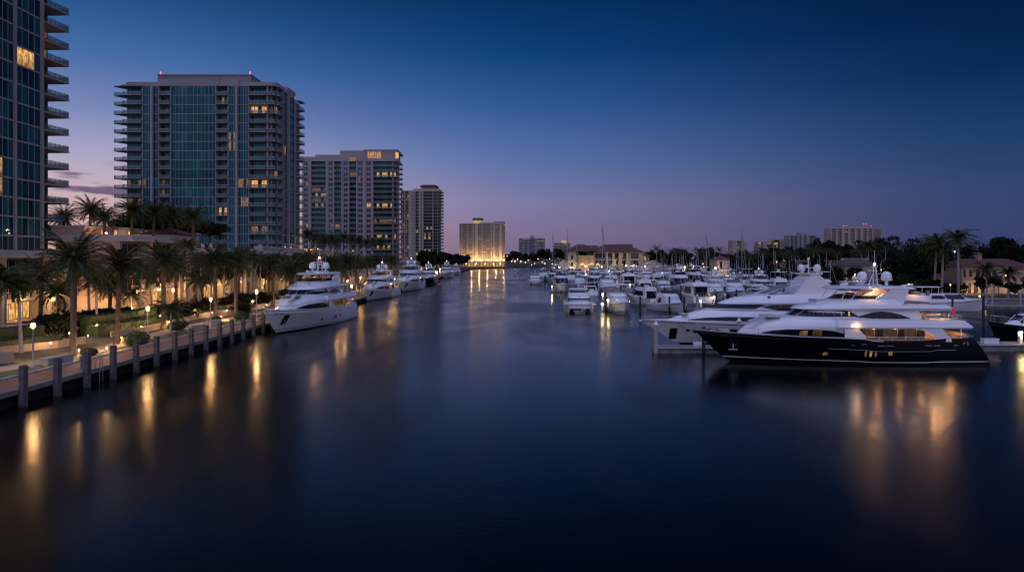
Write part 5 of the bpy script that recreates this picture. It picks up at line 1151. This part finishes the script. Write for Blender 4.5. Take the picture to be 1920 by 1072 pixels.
# sleek white yacht behind the navy one, bow to the left
def sleek(label,loc,rz):
    t=thing('motor_yacht',label,'motor yacht',loc,rz)
    sheer=[(0,2.6),(10,2.7),(20,2.95),(27,3.1),(33,3.2)]
    H=Hull(33,27.5,7.0,sheer,stern=lambda f:0); H.mesh(MB(),.3).build('hull',[GEL,GELG],t,smooth=True)
    H.stripe(MB(),.0,.24,.012).build('boot_stripe',ANTIF,t); H.stripe(MB(),.93,.96,.05).build('rubbing_strake',CHROME,t)
    for x in(27,22,16): SP(H.port,x,1.9,.45,.25,name='porthole',mats=BROWNP,t=t)
    SP(H.port,28.7,1.4,.9,1.5,.03,name='anchor_pocket',mats=ANTIF,t=t)
    A=Body([(2.8,4,30.0,13,2.7),(3.25,4,29.2,13,2.95),(3.9,4,27.2,12,2.95),(4.4,4,25.3,11,2.6),(4.75,4,23.6,10,2.2)],2.0,.7); A.mesh(MB()).build('foredeck_house',GEL,t,smooth=True)
    SP(A.patch,[(13,3.2,3.25),(15,3.18,3.6),(18,3.18,3.72),(22,3.2,3.72),(25,3.22,3.55),(27.0,3.24,3.27)],.035,name='saloon_side_window',mats=TINT,t=t)
    m=MB()
    for i,wq in enumerate((.5,.3,.45,.25,.5,.35,.3)): H.port(m,20.6-i*.62,2.75,wq,.14,.05)
    m.build('hull_lettering',CANVASB,t)
    W=Body([(4.6,7,24.3,9,2.55),(5.3,7,22.6,8,2.4)],2.1,.6); W.mesh(MB()).build('wheelhouse',GEL,t,smooth=True)
    W.band(MB(),18.6,4.72,5.26,.03,0,17.2).build('wheelhouse_window',TINT,t); SP(W.patch,[(10,4.55,4.6),(11.5,4.45,5.0),(13.5,4.45,5.2),(16,4.6,5.22),(17.8,4.95,5.0)],.04,name='side_window',mats=TINT,t=t)
    E=Body([(5.28,5,22.8,9,2.75),(5.5,5,22.5,9,2.9),(6.1,6,20.8,8,2.6),(6.55,7,18.5,6,2.3)],2.2,.6); E.mesh(MB()).build('flybridge_coaming',GEL,t,smooth=True)
    MB().rbox((15.2,0,7.2),(3.0,3.6,.06),0,0,0,R(24)).build('raised_hatch',CANVASG,t)
    m=MB()
    for sd in(1,-1): m.tube([(17.2,sd*1.7,6.5),(14.0,sd*1.7,7.6),(12.3,sd*1.7,7.8)],.06,5)
    m.build('flybridge_frame',GEL,t)
    MB().plate([(13.6,6.3),(11.8,8.6),(11.2,9.1),(10.2,9.1),(8.9,7.9),(6.2,6.0)],-1.9,1.9).build('radar_arch',GEL,t)
    MB().box(9.8,-2.0,9.102,11.6,2.0,9.3).build('arch_crossbeam',GEL,t); dome(11.35,-.9,9.5,.48,t); dome(10.05,.9,9.5,.48,t)
    m=MB(); m.tube([(10.7,-.2,9.3),(10.7,-.2,11.0)],.07,6); m.ball((10.7,-.2,11.1),.2,8); m.build('mast',GEL,t)
    MB().ball((16.8,2.2,6.25),.22,8,sz=.5).build('search_lamp',TINT,t)
    MB().box(26.8,-1.2,3.9,27.6,1.2,4.0).build('foredeck_hatch',GELG,t)
    m=MB(); pts=[(x,H.halff(x,1)-.1,pl(sheer,x)) for x in(24,27,30,32)]+[(32.8,0,3.2)]+[(x,-H.halff(x,1)+.1,pl(sheer,x)) for x in(32,30,27,24)]; rail(m,pts,.35,.02,1.6,False); m.build('bow_rail',CHROME,t)
sleek('sleek all white motor yacht behind the navy yacht, bow to the left',(49.7,89.6,0),R(180))
# ---------------------------------------------------------------- smaller marina boats
def cruiser(label,kind,L=14.0,B=4.8,hull=GEL,group=None):
    t=thing('motor_boat',label,'boat',(0,0,0),0,group)
    sb={'sportfish':(2.4,1.15),'flybridge':(2.2,1.4),'trawler':(2.6,1.9),'express':(1.9,1.2),'open':(1.5,1.0)}[kind]
    sheer=[(0,sb[1]),(L*.35,sb[1]+.12),(L*.7,sb[1]+(sb[0]-sb[1])*.55),(L,sb[0])]
    H=Hull(L,L*.9,B,sheer,zk=-.5,stern=lambda f:.25*f,n=12); H.mesh(MB(),.22 if kind!='sportfish' else .12).build('hull',[hull,GELG],t,smooth=True)
    H.stripe(MB(),0,.28,.012).build('boot_stripe',ANTIF,t); H.stripe(MB(),.9,.94,.04).build('rubbing_strake',CHROME if hull is not GEL else CANVASG,t)
    zs=sb[1]; hb=B/2
    k={'sportfish':(.28,.66,1.5,'cover'),'flybridge':(.2,.7,1.55,'glass'),'trawler':(.16,.72,1.9,'glass'),'express':(.22,.72,.9,'glass'),'open':(.3,.55,.7,'glass')}[kind]
    x0,x1,hh,wnd=L*k[0],L*k[1],k[2],k[3]
    T_=Body([(zs-.1,x0,L*.9,L*.4,hb*.72),(zs+.55,x0,L*.84,L*.36,hb*.70),(zs+.85,x0,L*.74,L*.26,hb*.5)],2.0,.6,9); T_.mesh(MB()).build('foredeck_trunk',GEL,t,smooth=True)
    zb=zs+.5; zt=zs+.5+hh
    Wb=Body([(zs-.1,x0,x1+.5,2.6,hb*.80),(zb,x0,x1+.35,2.6,hb*.80),(zt,x0+.2,x1-hh*.75,2.0,hb*.70)],3.2,.5,9); Wb.mesh(MB()).build('deckhouse',GEL,t,smooth=True)
    wm=TINT if wnd=='glass' else pmat('windscreen_cover',(.62,.66,.72),(.55,.60,.66),1,.5)
    Wb.band(MB(),x1-2.6,zb+.12,zt-.14,.03,0,x1-2.6-hh*.5).build('windscreen',wm,t)
    m=MB()
    for yy in(-.6,.6): m.tube([(Wb.prm(zb+.1)[1]+.05,yy,zb+.1),(Wb.prm(zt-.1)[1]+.05,yy,zt-.1)],.03,4)
    m.build('windscreen_mullions',GEL,t)
    SP(Wb.patch,[(x0+.9,zb+.15,zb+.2),(x0+1.4,zb+.12,zt-.3),(x1-3.4,zb+.12,zt-.25),(x1-2.9,zb+.2,zt-.5)],.03,name='side_window',mats=TINT,t=t)
    MB().box(x0-.04,-hb*.62,zs-.0,x0-.0,hb*.62,zt-.25).build('aft_bulkhead_glass',TINT,t)
    m=MB(); pts=[(x,H.halff(x,1)-.08,pl(sheer,x)) for x in(L*.62,L*.75,L*.88)]+[(L*.985,0,sb[0])]+[(x,-H.halff(x,1)+.08,pl(sheer,x)) for x in(L*.88,L*.75,L*.62)]
    rail(m,pts,.6,.022,1.1,False); m.build('bow_rail',CHROME,t)
    MB().box(.3,-hb*.7,-.05,-.7,hb*.7,.12).build('swim_platform',TEAK if kind!='express' else GEL,t)
    if kind in('sportfish','flybridge','trawler'):
        f0,f1=x0+.3,x1-hh*.75-.5
        Fb=Body([(zt-.02,f0,f1+.8,1.8,hb*.72),(zt+.35,f0,f1+.5,1.8,hb*.70),(zt+.75,f0+.3,f1-.2,1.6,hb*.62)],3,.5,9); Fb.mesh(MB()).build('flybridge',GEL,t,smooth=True)
        Fs=Body([(zt+.75,f0+1.2,f1-.3,1.5,hb*.58),(zt+1.45 if kind!='flybridge' else zt+1.1,f0+1.2,f1-.8,1.4,hb*.54)],3,.5,8); m=MB(); Fs.band(m,f0+1.4,zt+.76,zt+(1.4 if kind!='flybridge' else 1.05),.0); m.build('flybridge_screen',TINT if kind!='sportfish' else RAILG,t)
        ht=zt+2.45
        for sx_ in(f0+.7,f1-1.0):
            for sd in(1,-1): MB().tube([(sx_,sd*hb*.6,zt+.3),(sx_+.15,sd*hb*.52,ht)],.04,5).build('hardtop_post',CHROME,t)
        Bh=Body([(ht,f0-.2,f1+.1,1.6,hb*.66),(ht+.14,f0-.1,f1,1.6,hb*.62)],3,.5,8); Bh.mesh(MB()).build('hardtop',GEL if kind!='flybridge' else CANVASB if hull is NAVY else GEL,t,smooth=True)
        MB().box(f0+1.6,-.6,zt+.3,f0+2.2,.6,zt+1.25).box(f0+.6,-.9,zt+.3,f0+1.1,.9,zt+.95).build('helm_seats',GEL,t)
        m=MB(); m.tube([(f0+1.2,0,ht+.1),(f0+1.2,0,ht+.7)],.09,6); m.box(f0+1.1,-.5,ht+.7,f0+1.3,.5,ht+.8); m.tube([(f0+.6,hb*.4,ht+.1),(f0-.4,hb*.45,ht+3.2)],.02,4); m.tube([(f0+.6,-hb*.4,ht+.1),(f0-.4,-hb*.45,ht+3.2)],.02,4); m.build('radar_and_aerials',GEL,t)
        MB().lathe([(.12,0),(.3,.05),(.32,.3),(.2,.5),(.02,.56)],(f0+2.0,0,ht+.14),10).build('radome',GEL,t,smooth=True)
    if kind=='sportfish':
        m=MB(); 
        for sd in(1,-1): m.tube([(x0+1.6,sd*hb*.8,zb),(x0-1.5,sd*hb*1.25,zb+7.5)],[.045,.015],5)
        m.build('outriggers',ALU,t); MB().box(.6,-.5,sb[1]-.1,1.2,.5,sb[1]+.55).build('fighting_chair',CANVASG,t)
    if kind=='trawler':
        m=MB(); rail(m,[(.4,hb*.85,zs),(x0,hb*.85,zs)],.9,.025,.7); rail(m,[(.4,-hb*.85,zs),(x0,-hb*.85,zs)],.9,.025,.7); rail(m,[(.35,-hb*.85,zs),(.35,hb*.85,zs)],.9,.025,.7); m.build('stern_rail',CHROME,t)
        MB().plate([(.6,zt-.1),(x0+.6,zt-.1),(x0+.6,zt),(.6,zt)],-hb*.78,hb*.78).build('boat_deck_overhang',GEL,t)
        for sd in(1,-1): MB().tube([(.8,sd*hb*.72,zs),(.8,sd*hb*.72,zt-.1)],.05,5).build('overhang_post',GEL,t)
        m=MB().tube([(.0,-.4,sb[1]*.62),(.0,.4,sb[1]*.62)],.05,4).build('transom_mark',CANVASG,t)
    if kind in('express','open'):
        zr=zt+ (1.2 if kind=='open' else .9)
        for sx_ in(x0+.2,x0+2.4):
            for sd in(1,-1): MB().tube([(sx_,sd*hb*.68,zs+.3),(sx_+.2,sd*hb*.6,zr)],.04,5).build('top_post',CHROME,t)
        Bh=Body([(zr,x0-.4,x0+3.2,1.2,hb*.72),(zr+.12,x0-.3,x0+3.1,1.2,hb*.66)],3,.5,7); Bh.mesh(MB()).build('bimini_top',GEL if kind=='express' else CANVASB,t,smooth=True)
        MB().box(x0-1.6,-.7,zs-.1,x0-.9,.7,zs+.6).build('cockpit_seat',GEL,t)
    return t
protos={}
protos['sf']=cruiser('','sportfish',15,5.2); protos['fb']=cruiser('','flybridge',14,4.7); protos['tr']=cruiser('','trawler',15,5.0); protos['ex']=cruiser('','express',12.5,4.1); protos['nv']=cruiser('','flybridge',14,4.7,NAVY); protos['op']=cruiser('','open',9.5,3.0)
USED=set(); TOPS=[CANVASB,CANVASG,pmat('tan_canvas',(.30,.24,.17),(.24,.19,.13),2,.8),pmat('green_canvas',(.02,.07,.05),(.015,.05,.04),2,.8)]; TOPD={}; rtop=random.Random(4)
def boat(kind,x,y,rz,label,group,s=1.0):
    p=protos[kind]; c=p if kind not in USED else copy_tree(p); USED.add(kind)
    c.location=(x,y,0); c.rotation_euler=(0,0,rz); c.scale=(s,s,s); tag(c,label,'boat',group)
    if p is not c and rtop.random()<.42:
        mt=rtop.choice(TOPS)
        for ch in c.children:
            k=ch.name.split('.')[0]
            if k in('hardtop','bimini_top') or (k=='flybridge_screen' and rtop.random()<.5):
                q=(ch.data.name.split('.')[0]+kind,k,mt.name)
                if q not in TOPD: TOPD[q]=ch.data.copy(); TOPD[q].materials[0]=mt
                ch.data=TOPD[q]
    if rtop.random()<.5 and p is not c:
        # orange or white fenders along one side
        for fx in(4.5,7.5,10): MB().lathe([(.02,-.35),(.14,-.25),(.14,.25),(.02,.35)],(fx,2.55,1.0),7).build('fender',GEL if fx<8 else CANVASB,c,smooth=True)
    return c
# catamaran
def catamaran(label,loc,rz):
    t=thing('power_catamaran',label,'catamaran',loc,rz); L=13.5
    for sd in(1,-1):
        h=Hull(L,L*.95,2.0,[(0,1.5),(L,2.1)],zk=-.5,n=10); m=MB(); h.mesh(m,.1,0,0); m.build('hull',[GEL,GELG],t,smooth=True,loc=(0,sd*2.3,0)); m=MB(); h.stripe(m,0,.26,.012); m.build('boot_stripe',ANTIF,t,loc=(0,sd*2.3,0))
    MB().box(.5,-2.6,.95,L-1.4,2.6,1.75).build('bridge_deck',GEL,t); MB().box(.3,-3.25,1.752,L-1.1,3.25,1.95).build('deck',GEL,t)
    W=Body([(1.9,2,10.3,2.4,2.55),(2.5,2,9.9,2.4,2.5),(3.7,2.2,7.8,2.2,2.2)],4,.5,9); W.mesh(MB()).build('deckhouse',GEL,t,smooth=True)
    W.band(MB(),8.3,2.25,2.95,.03,0,7.3).build('windscreen',TINT,t); SP(W.patch,[(3,2.5,3.2),(7.2,2.5,3.2)],.03,name='side_window',mats=TINT,t=t)
    U=Body([(3.68,2.6,8.0,2,2.1),(4.5,2.8,7.0,2,1.9)],4,.5,9); U.mesh(MB()).build('upper_helm',GEL,t,smooth=True); U.band(MB(),5.4,4.0,4.4,.03).build('upper_windscreen',TINT,t)
    Bh=Body([(4.7,2.4,7.2,1.6,2.1),(4.84,2.5,7.1,1.6,2.0)],4,.5,8); Bh.mesh(MB()).build('hardtop',GEL,t,smooth=True)
    m=MB()
    for sd in(1,-1): rail(m,[(L-1.2,sd*.3,1.95),(L-1.4,sd*3.0,1.95),(6,sd*3.1,1.95)],.7,.022,1.2); m.tube([(3,sd*1.8,3.7),(3,sd*1.8,4.7)],.05,5)
    m.build('bow_rail',CHROME,t); MB().tube([(3.4,0,4.8),(3.4,0,6.2)],.08,6).build('mast',GEL,t)
    return t
def bowon(p,wl): Y=gy(wl,0); return gx(p,Y),Y
D_=R(-90)
x,y=bowon(1089,588); catamaran('white twin hulled power catamaran facing us at the marina entrance',(x+.6,y+13.2,0),R(-93))
GB='motor boats in the front marina row'
x,y=bowon(1167,588); boat('sf',x-.2,y+14,R(-88),'white sport fishing boat facing us right of the catamaran',GB,1.03)
x,y=bowon(1284,588); boat('sf',x-3,y+14.5,R(-76),'white sport fishing boat behind a dark pile, bow angled right',GB,.98)
x,y=bowon(1237,572); boat('fb',x,y+2,R(112),'white flybridge boat stern towards us beside a dock pedestal',GB,1.0)
x,y=bowon(1322,573); boat('tr',x,y+1,R(92),'tall white trawler yacht stern on, between two dark piles',GB,1.08)
x,y=bowon(1052,548); boat('tr',x,y+14.5,R(-86),'tall white boat facing us behind the floating dock tip',GB,1.12)
x,y=bowon(1005,534); catamaran('distant white catamaran facing us at the marina outer corner',(x,y+13,0),R(-92))
x,y=bowon(1038,531); boat('tr',x,y+14,R(-90),'white boat with dark upper windows behind the outer corner catamaran',GB,1.0)
x,y=bowon(1380,566); boat('op',x,y+4,R(20),'small open tender right of the trawler stern',GB,.8)
x,y=bowon(1752,583); boat('ex',x-6.5,y+3.0,R(-12),'white express boat with enclosed helm, bow right, behind the navy yacht stern',GB,1.45)
# centre console at right edge, navy hull
t=cruiser('navy hulled express boat cut by the right edge of the photo','express',9,3.4,NAVY,GB); t.location=(gx(1852,90)+12.9,90.5,0); t.scale=(1.45,1.4,1.5); t.rotation_euler=(0,0,R(184))
kinds=['fb','tr','sf','tr','fb','nv','ex','fb','sf','tr','sf']
rg=random.Random(17); n=0; cell=[]
def marow(Y,p0,p1,nm,skip=()):
    global n
    x=gx(p0,Y); xe=gx(p1,Y); i=0
    while x<xe:
        k=rg.choice(kinds); w_={'fb':4.7,'ex':4.1,'sf':5.2,'tr':5.0,'nv':4.7}[k]; s=rg.uniform(1.05,1.28)
        if not any(a<x*FPX/Y+960<b for a,b in skip):
            bow=rg.random()<.62; yy=Y+(14 if bow else 0)*s
            boat(k,x+w_/2,yy,(R(-90) if bow else R(90))+rg.uniform(-.07,.07),'%s in %s, %s from the left'%({'fb':'white flybridge boat','ex':'white express boat','sf':'white sport fishing boat','tr':'white trawler yacht','nv':'dark hulled flybridge boat'}[k],nm,nth(i)),'boats moored in '+nm,s); i+=1
        x+=w_*s+rg.uniform(.2,.9)
marow(183,1338,1560,'the row behind the sleek yacht')
marow(212,1098,1300,'the second row')
marow(214,1345,1560,'the row nearest the right trees')
marow(250,1075,1440,'the third row')
marow(288,1062,1400,'the fourth row')
marow(325,1030,1360,'the fifth row')
marow(362,1020,1290,'the row below the club house')
marow(345,1010,1200,'the row left of the club house')
# larger twin domed yachts deeper in the marina
for i,(p,Y,s,l) in enumerate([(1448,196,.80,'white yacht with crowded aerials behind the sleek yacht'),(1332,262,.78,'white yacht with a single high dome in mid marina'),(1193,330,.8,'white yacht with pointed awning top before the club lamps'),(1285,300,.72,'lit white yacht under a bright lamp in mid marina'),(1600,168,.7,'white yacht half hidden behind the navy yacht bridge')]):
    c=copy_tree(y2); X=gx(p,Y); c.location=(X,Y+22*s,0) if i<4 else (X+8,Y,0); c.rotation_euler=(0,0,R(-90+(i%3-1)*4) if i<4 else R(176)); c.scale=(s,s,s); tag(c,l,'motor yacht','white yachts inside the marina')
# sail boats: bare masts
def sailboat(label,p,top,Y,hd,first=[None]):
    if first[0] is None:
        t=thing('sail_boat',label,'sail boat'); H=Hull(12,10.6,3.4,[(0,1.1),(6,1.0),(12,1.4)],zk=-.4,n=10); H.mesh(MB(),.08).build('hull',[GEL,TEAK],t,smooth=True)
        Body([(1.0,3,8.5,3,1.1),(1.45,3,8.0,3,.95)],2.5,.5,8).mesh(MB()).build('cabin',GEL,t,smooth=True)
        m=MB().tube([(6.6,0,1.4),(6.6,0,20)],[.11,.07],6); m.build('mast',ALU,t)
        m=MB().tube([(6.4,0,2.6),(1.6,0,2.5)],.16,6).build('furled_boom',CANVASB,t)
        m=MB().tube([(6.6,-1.1,11),(6.6,1.1,11)],.04,4)
        for a,b in(((11.7,0,1.4),(6.7,0,19)),((.2,0,1.1),(6.6,0,19.9)),((6.6,1.5,1.1),(6.6,1.1,11)),((6.6,-1.5,1.1),(6.6,-1.1,11)),((6.6,1.1,11),(6.6,0,19)),((6.6,-1.1,11),(6.6,0,19))): m.tube([a,b],.018,3)
        m.build('rigging',ALU,t); MB().tube([(11.5,0,2.0),(6.9,0,17.5)],.09,5).build('furled_jib',CANVASG,t); first[0]=t; c=t
    else: c=copy_tree(first[0])
    z=gz(top,Y); s=(z)/20.0; c.scale=(min(1.3,max(.8,s)),min(1.3,max(.8,s)),s); k=c.scale[0]
    X=gx(p,Y); c.location=(X-6.6*k*math.cos(hd),Y-6.6*k*math.sin(hd),0); c.rotation_euler=(0,0,hd); tag(c,label,'sail boat','sail boats with bare masts')
for i,(p,top,Y) in enumerate([(1036.5,432,345),(1064,429,330),(1129.5,415,300),(1324,432,240),(1391,425,215),(1430,474,232),(1453,470,236),(1480,488,220),(1492,482,238),(1537,478,230),(1557,488,190),(1239,468,340),(1340,472,300)]):
    sailboat(['slim masted sail boat at the far left of the marina','sail boat with thin mast near the narrow apartment block','tallest masted sail boat in front of the club house','tall sail boat mast left of the small red roofed house','tall pale mast behind the sleek white yacht','short bare mast among the dark trees, left one','short bare mast among the dark trees, right one','pale short mast left of the twin domes','thin mast just left of the twin domes','thin mast right of the twin domes','thick pale mast between the two white yachts','dark thin mast right of the club house','thin mast left of the small red roofed house'][i],p,top,Y,R(-90+rnd.uniform(-25,25)))
for i in range(12):
    p=1075+i*34+rnd.uniform(-10,10); Y=rnd.choice((262,298,335,232)); top=rnd.uniform(452,482)
    sailboat('slim bare mast rising over the packed boats, %s from the left'%nth(i),p,top,Y,R(-90+rnd.uniform(-20,20)))
# ---------------------------------------------------------------- docks
WOOD=pmat('dock_planks',(.26,.235,.21),(.17,.155,.14),2,.8,bump=.3,stretch=(1,6,1))
def dock(label,x0,y0,x1,y1,w_=2.4,z=.62,group='marina docks'):
    t=thing('dock',label,'dock',(0,0,0),0,group); d=Vector((x1-x0,y1-y0,0)); L=d.length; d.normalize(); n_=Vector((-d.y,d.x,0))*w_/2
    q=[(x0-n_.x,y0-n_.y),(x0+n_.x,y0+n_.y),(x1+n_.x,y1+n_.y),(x1-n_.x,y1-n_.y)]
    MB().prism(q,z-.14,z).build('deck',WOOD,t); n2=n_*.93; q=[(x0-n2.x,y0-n2.y),(x0+n2.x,y0+n2.y),(x1+n2.x,y1+n2.y),(x1-n2.x,y1-n2.y)]; MB().prism(q,-.2,z-.142).build('float',CONCD,t)
    k=n_*1.04; m=MB()
    for sg in(1,-1):
        a=(x0+k.x*sg,y0+k.y*sg,z-.08); b=(x1+k.x*sg,y1+k.y*sg,z-.08); m.tube([a,b],.07,4)
    m.build('fender_strip',CONC,t); return t
dock('long cross dock behind the front marina row',27,164.5,112,164.5,2.4)
dock('cross dock behind the second marina row',33,231,98,231,2.4)
dock('cross dock behind the fourth marina row',20,307,96,307,2.4)
dock('long dock reaching the club house shore',31,390,25,238,3,group='marina docks')
for i,x in enumerate((13.5,22.0,38,47,56,66,77)): dock('finger dock in the front marina, %s from the left'%nth(i),x,164 if x>27 else 160,x,146 if x>30 else 138,1.6)
dock('short floating dock tip under the first bright pedestal',gx(1030,232),232,gx(1062,232),232,3)
dock('low wooden dock under the sleek white yacht bow',gx(1226,81.5),81.5,50,81.6,2.6,.7)
dock('pale concrete dock at the right edge behind the navy yacht stern',50.5,83.5,80,84.5,3.2,.8)
dock('walkway dock before the right bank quay',96,160,128,152,2.4)
# piles
pd=MB().lathe([(.19,-3),(.19,3.1),(.17,3.15)],n=8).mesh('dock_pile',pmat('dark_timber_pile',(.035,.032,.03),(.02,.018,.018),3,.9),True)
pc=MB().lathe([(.24,-3),(.24,3.2),(.30,3.2),(.30,3.28),(.02,3.75)],n=10)
def pile(x,y,label,grp,dark=True,s=1):
    if dark: o=put('dock_pile',pd,None,(x,y,0),scale=(1,1,s)); tag(o,label,'pile',grp)
    else:
        t=thing('dock_pile',label,'pile',(x,y,0),0,grp); MB().lathe([(.26,-3),(.26,3.35)],n=10).build('post',CONC,t,smooth=True); MB().lathe([(.33,3.35),(.33,3.43),(.02,3.85)],n=10).build('white_cap',GEL,t,smooth=True)
x=gx(1230,80.3); pile(x,80.3,'white capped pile at the tip of the low wooden dock','white capped piles by the sleek yacht',False)
pile(gx(1396,82.6),84.6,'white capped pile between the navy and sleek yachts','white capped piles by the sleek yacht',False)
pile(gx(1319,80.2),80.2,'brown bare pile on the low wooden dock behind the navy bow','timber piles by the sleek yacht')
pile(gx(1278,138),136,'dark tall pile before the bow angled sport fishing boat','dark piles in the marina',s=1.15); pile(gx(1197,143),141,'dark pile right of the sport fishing boat facing us','dark piles in the marina',s=1.1)
pile(gx(1338,155),153,'dark pile right of the trawler stern','dark piles in the marina',s=1.2); pile(gx(1844,112),112,'dark pile standing in open water right of the navy yacht','dark piles in the marina',s=1.6); pile(gx(1786,136),136,'slim pile before the express boat near the villas','dark piles in the marina',s=1.1)
k=0
for Yr,xa,xb in((145,14,90),(178,40,95),(206,20,95),(232,18,95),(262,18,92),(300,14,90),(335,16,85),(370,30,85)):
    x=xa
    while x<xb:
        pile(x+rg.uniform(-.5,.5),Yr+rg.uniform(-2,2),'mooring pile among the marina boats, %s counted from the front left'%nth(k),'mooring piles among the marina boats',rg.random()<.6,rg.uniform(.9,1.2)) if rg.random()<.75 else None; k+=1; x+=6.2
# mooring lines
def line(p,q,sag,label):
    n=8; pts=[tuple(p[i]+(q[i]-p[i])*k/n-(sag*4*(k/n)*(1-k/n) if i==2 else 0) for i in range(3)) for k in range(n+1)]
    o=MB().tube(pts,.028,4).build('mooring_line',BLACKR); tag(o,label,'rope','mooring lines')
line((21.5,88.0,2.6),(27.5,82.6,.8),.3,'thin mooring line from the sleek yacht bow down to the wooden dock')
line((22.5,73.6,3.4),(gx(1319,80.2),80.2,1.2),.4,'mooring line from the navy yacht bow to the brown pile')
line((49.2,72.5,2.8),(52.5,83.0,.9),.4,'mooring line from the navy yacht stern to the right dock')
line((-36.3,98.5,3.1),(-37.3,91.0,2.4),.3,'mooring line from the white yacht bow to a promenade pile')
line((-33.5,131,2.6),(-38.0,139,1.6),.3,'mooring line from the nearest white yacht stern to the quay')
# dock pedestals with lamps
pp=[None]
def pedestal(p,py,Y,label,wt=60,h=1.3):
    x=gx(p,Y)
    if pp[0] is None:
        t=thing('dock_pedestal','','dock light'); MB().box(-.13,-.13,0,.13,.13,.85).build('post',GEL,t); MB().lathe([(.14,.852),(.17,.95),(.17,1.15),(.14,1.2)],n=8).build('lens',BULBY,t); MB().lathe([(.22,1.202),(.2,1.28),(.02,1.34)],n=8).build('cap',GEL,t); pp[0]=t; c=t
    else: c=copy_tree(pp[0])
    z=gz(py,Y)-1.1*1.3; c.location=(x,Y,max(.62,z)); c.scale=(1.3,1.3,1.3); tag(c,label,'dock light','dock pedestal lights')
    if wt: lamp((x,Y-.5,max(.62,z)+1.5),wt,(1,.70,.25),.1)
for i,(p,py,Y,l) in enumerate([(1035,540,230.6,'dock light on the floating dock tip at the left marina corner'),(1130,551,158,'bright dock light between the catamaran and sport fishing boat'),(1129,573,139.5,'low dock light at the end of the first finger dock'),(1237,564,163,'yellow dock light beside the flybridge boat stern'),(1252,555,150,'dock light on a pile before the bow angled boat'),(1314,565,150,'yellow dock light left of the trawler stern'),(1335,532,205,'dock light above the trawler in mid marina'),(1359,561,166,'dock light right of the trawler stern'),(1339,562,164.6,'second dock light right of the trawler stern'),(1913,631,83.5,'bright dock light at the right edge of the photo'),(1181,533,212,'dock light in the second marina row'),(1098,514,290,'dock light in the fourth marina row'),(1140,562,141,'twin low lamp near the sport fishing boat')]): pedestal(p,py,Y,l,40 if i!=9 else 90)
for i,(p,py,Y) in enumerate([(1284,501,330),(1341,503,285),(1048,501,380),(1128,500,385),(1174,498,384),(1186,499,384),(1098,499,384),(1210,500,380)]):
    z=gz(py,Y); c=thing('marina_lamp','tall bright marina lamp standing over the boats, %s placed'%nth(i),'lamp',(gx(p,Y),Y,.6),0,'tall lamps over the marina'); MB().tube([(0,0,-2),(0,0,z-.9)],.08,5).build('post',RAILM,c); MB().ball((0,0,z-.6),.42,8).build('globe',BULB,c); lamp((gx(p,Y),Y-1,z),500,(1,.72,.36),.3)
# dock box and hose reel on the right dock
t=thing('dock_box','small white dock locker at the right dock end','dock box',(gx(1858,83),83.2,.8)); MB().box(-.9,-.35,0,.9,.35,.55).build('box',GEL,t); MB().box(-.95,-.4,.552,.95,.4,.65).build('lid',GEL,t)
t=thing('electric_cart','low white boarding steps on the low wooden dock','steps',(gx(1310,81),81.4,.7)); MB().box(-.5,-.3,0,.5,.3,.3).box(-.5,0,.302,.5,.3,.55).build('steps',GEL,t)
t.name='boarding_steps'
# ---------------------------------------------------------------- sun: only a last soft trace of the sunset behind the left bank
s=bpy.data.lights.new('sun','SUN'); s.energy=.03; s.angle=R(10); s.color=(1,.72,.62); so=bpy.data.objects.new('sun',s); so.rotation_euler=(R(86),0,R(-105)); COL.objects.link(so)

# parts of parts: windows belong to the house they sit in, portholes to the hull
SUB={'porthole':'hull','anchor_pocket':'hull','anchor':'hull','fairlead':'hull','boot_stripe':'hull','waterline_stripe':'hull','rubbing_strake':'hull','hull_lettering':'hull','cap_rail':'hull','transom_mark':'hull',
 'saloon_side_window':'foredeck_house','lit_pane':'wheelhouse','saloon_window':'saloon_wall','side_door':'saloon_wall','wheelhouse_window':'wheelhouse','sky_lounge_window':'wheelhouse','windscreen_mullions':'wheelhouse','side_window':'deckhouse','windscreen':'deckhouse','aft_bulkhead_glass':'deckhouse','flybridge_windscreen':'flybridge_coaming','flybridge_screen':'flybridge','upper_windscreen':'upper_helm','masthead_lamp':'radar_mast'}
for r in [o for o in bpy.data.objects if o.parent is None and o.get('category') in('boat','motor yacht','catamaran')]:
    by={}
    for ch in r.children:
        k=ch.name.split('.')[0]
        if ch.location.length<1e-6: by.setdefault(k,ch)
    for ch in list(r.children):
        k=ch.name.split('.')[0]; h=by.get(SUB.get(k)) or (by.get('deckhouse') or by.get('wheelhouse') if k in('windscreen_mullions','side_window') else None)
        if h is not None and h is not ch and ch.location.length<1e-6: ch.parent=h
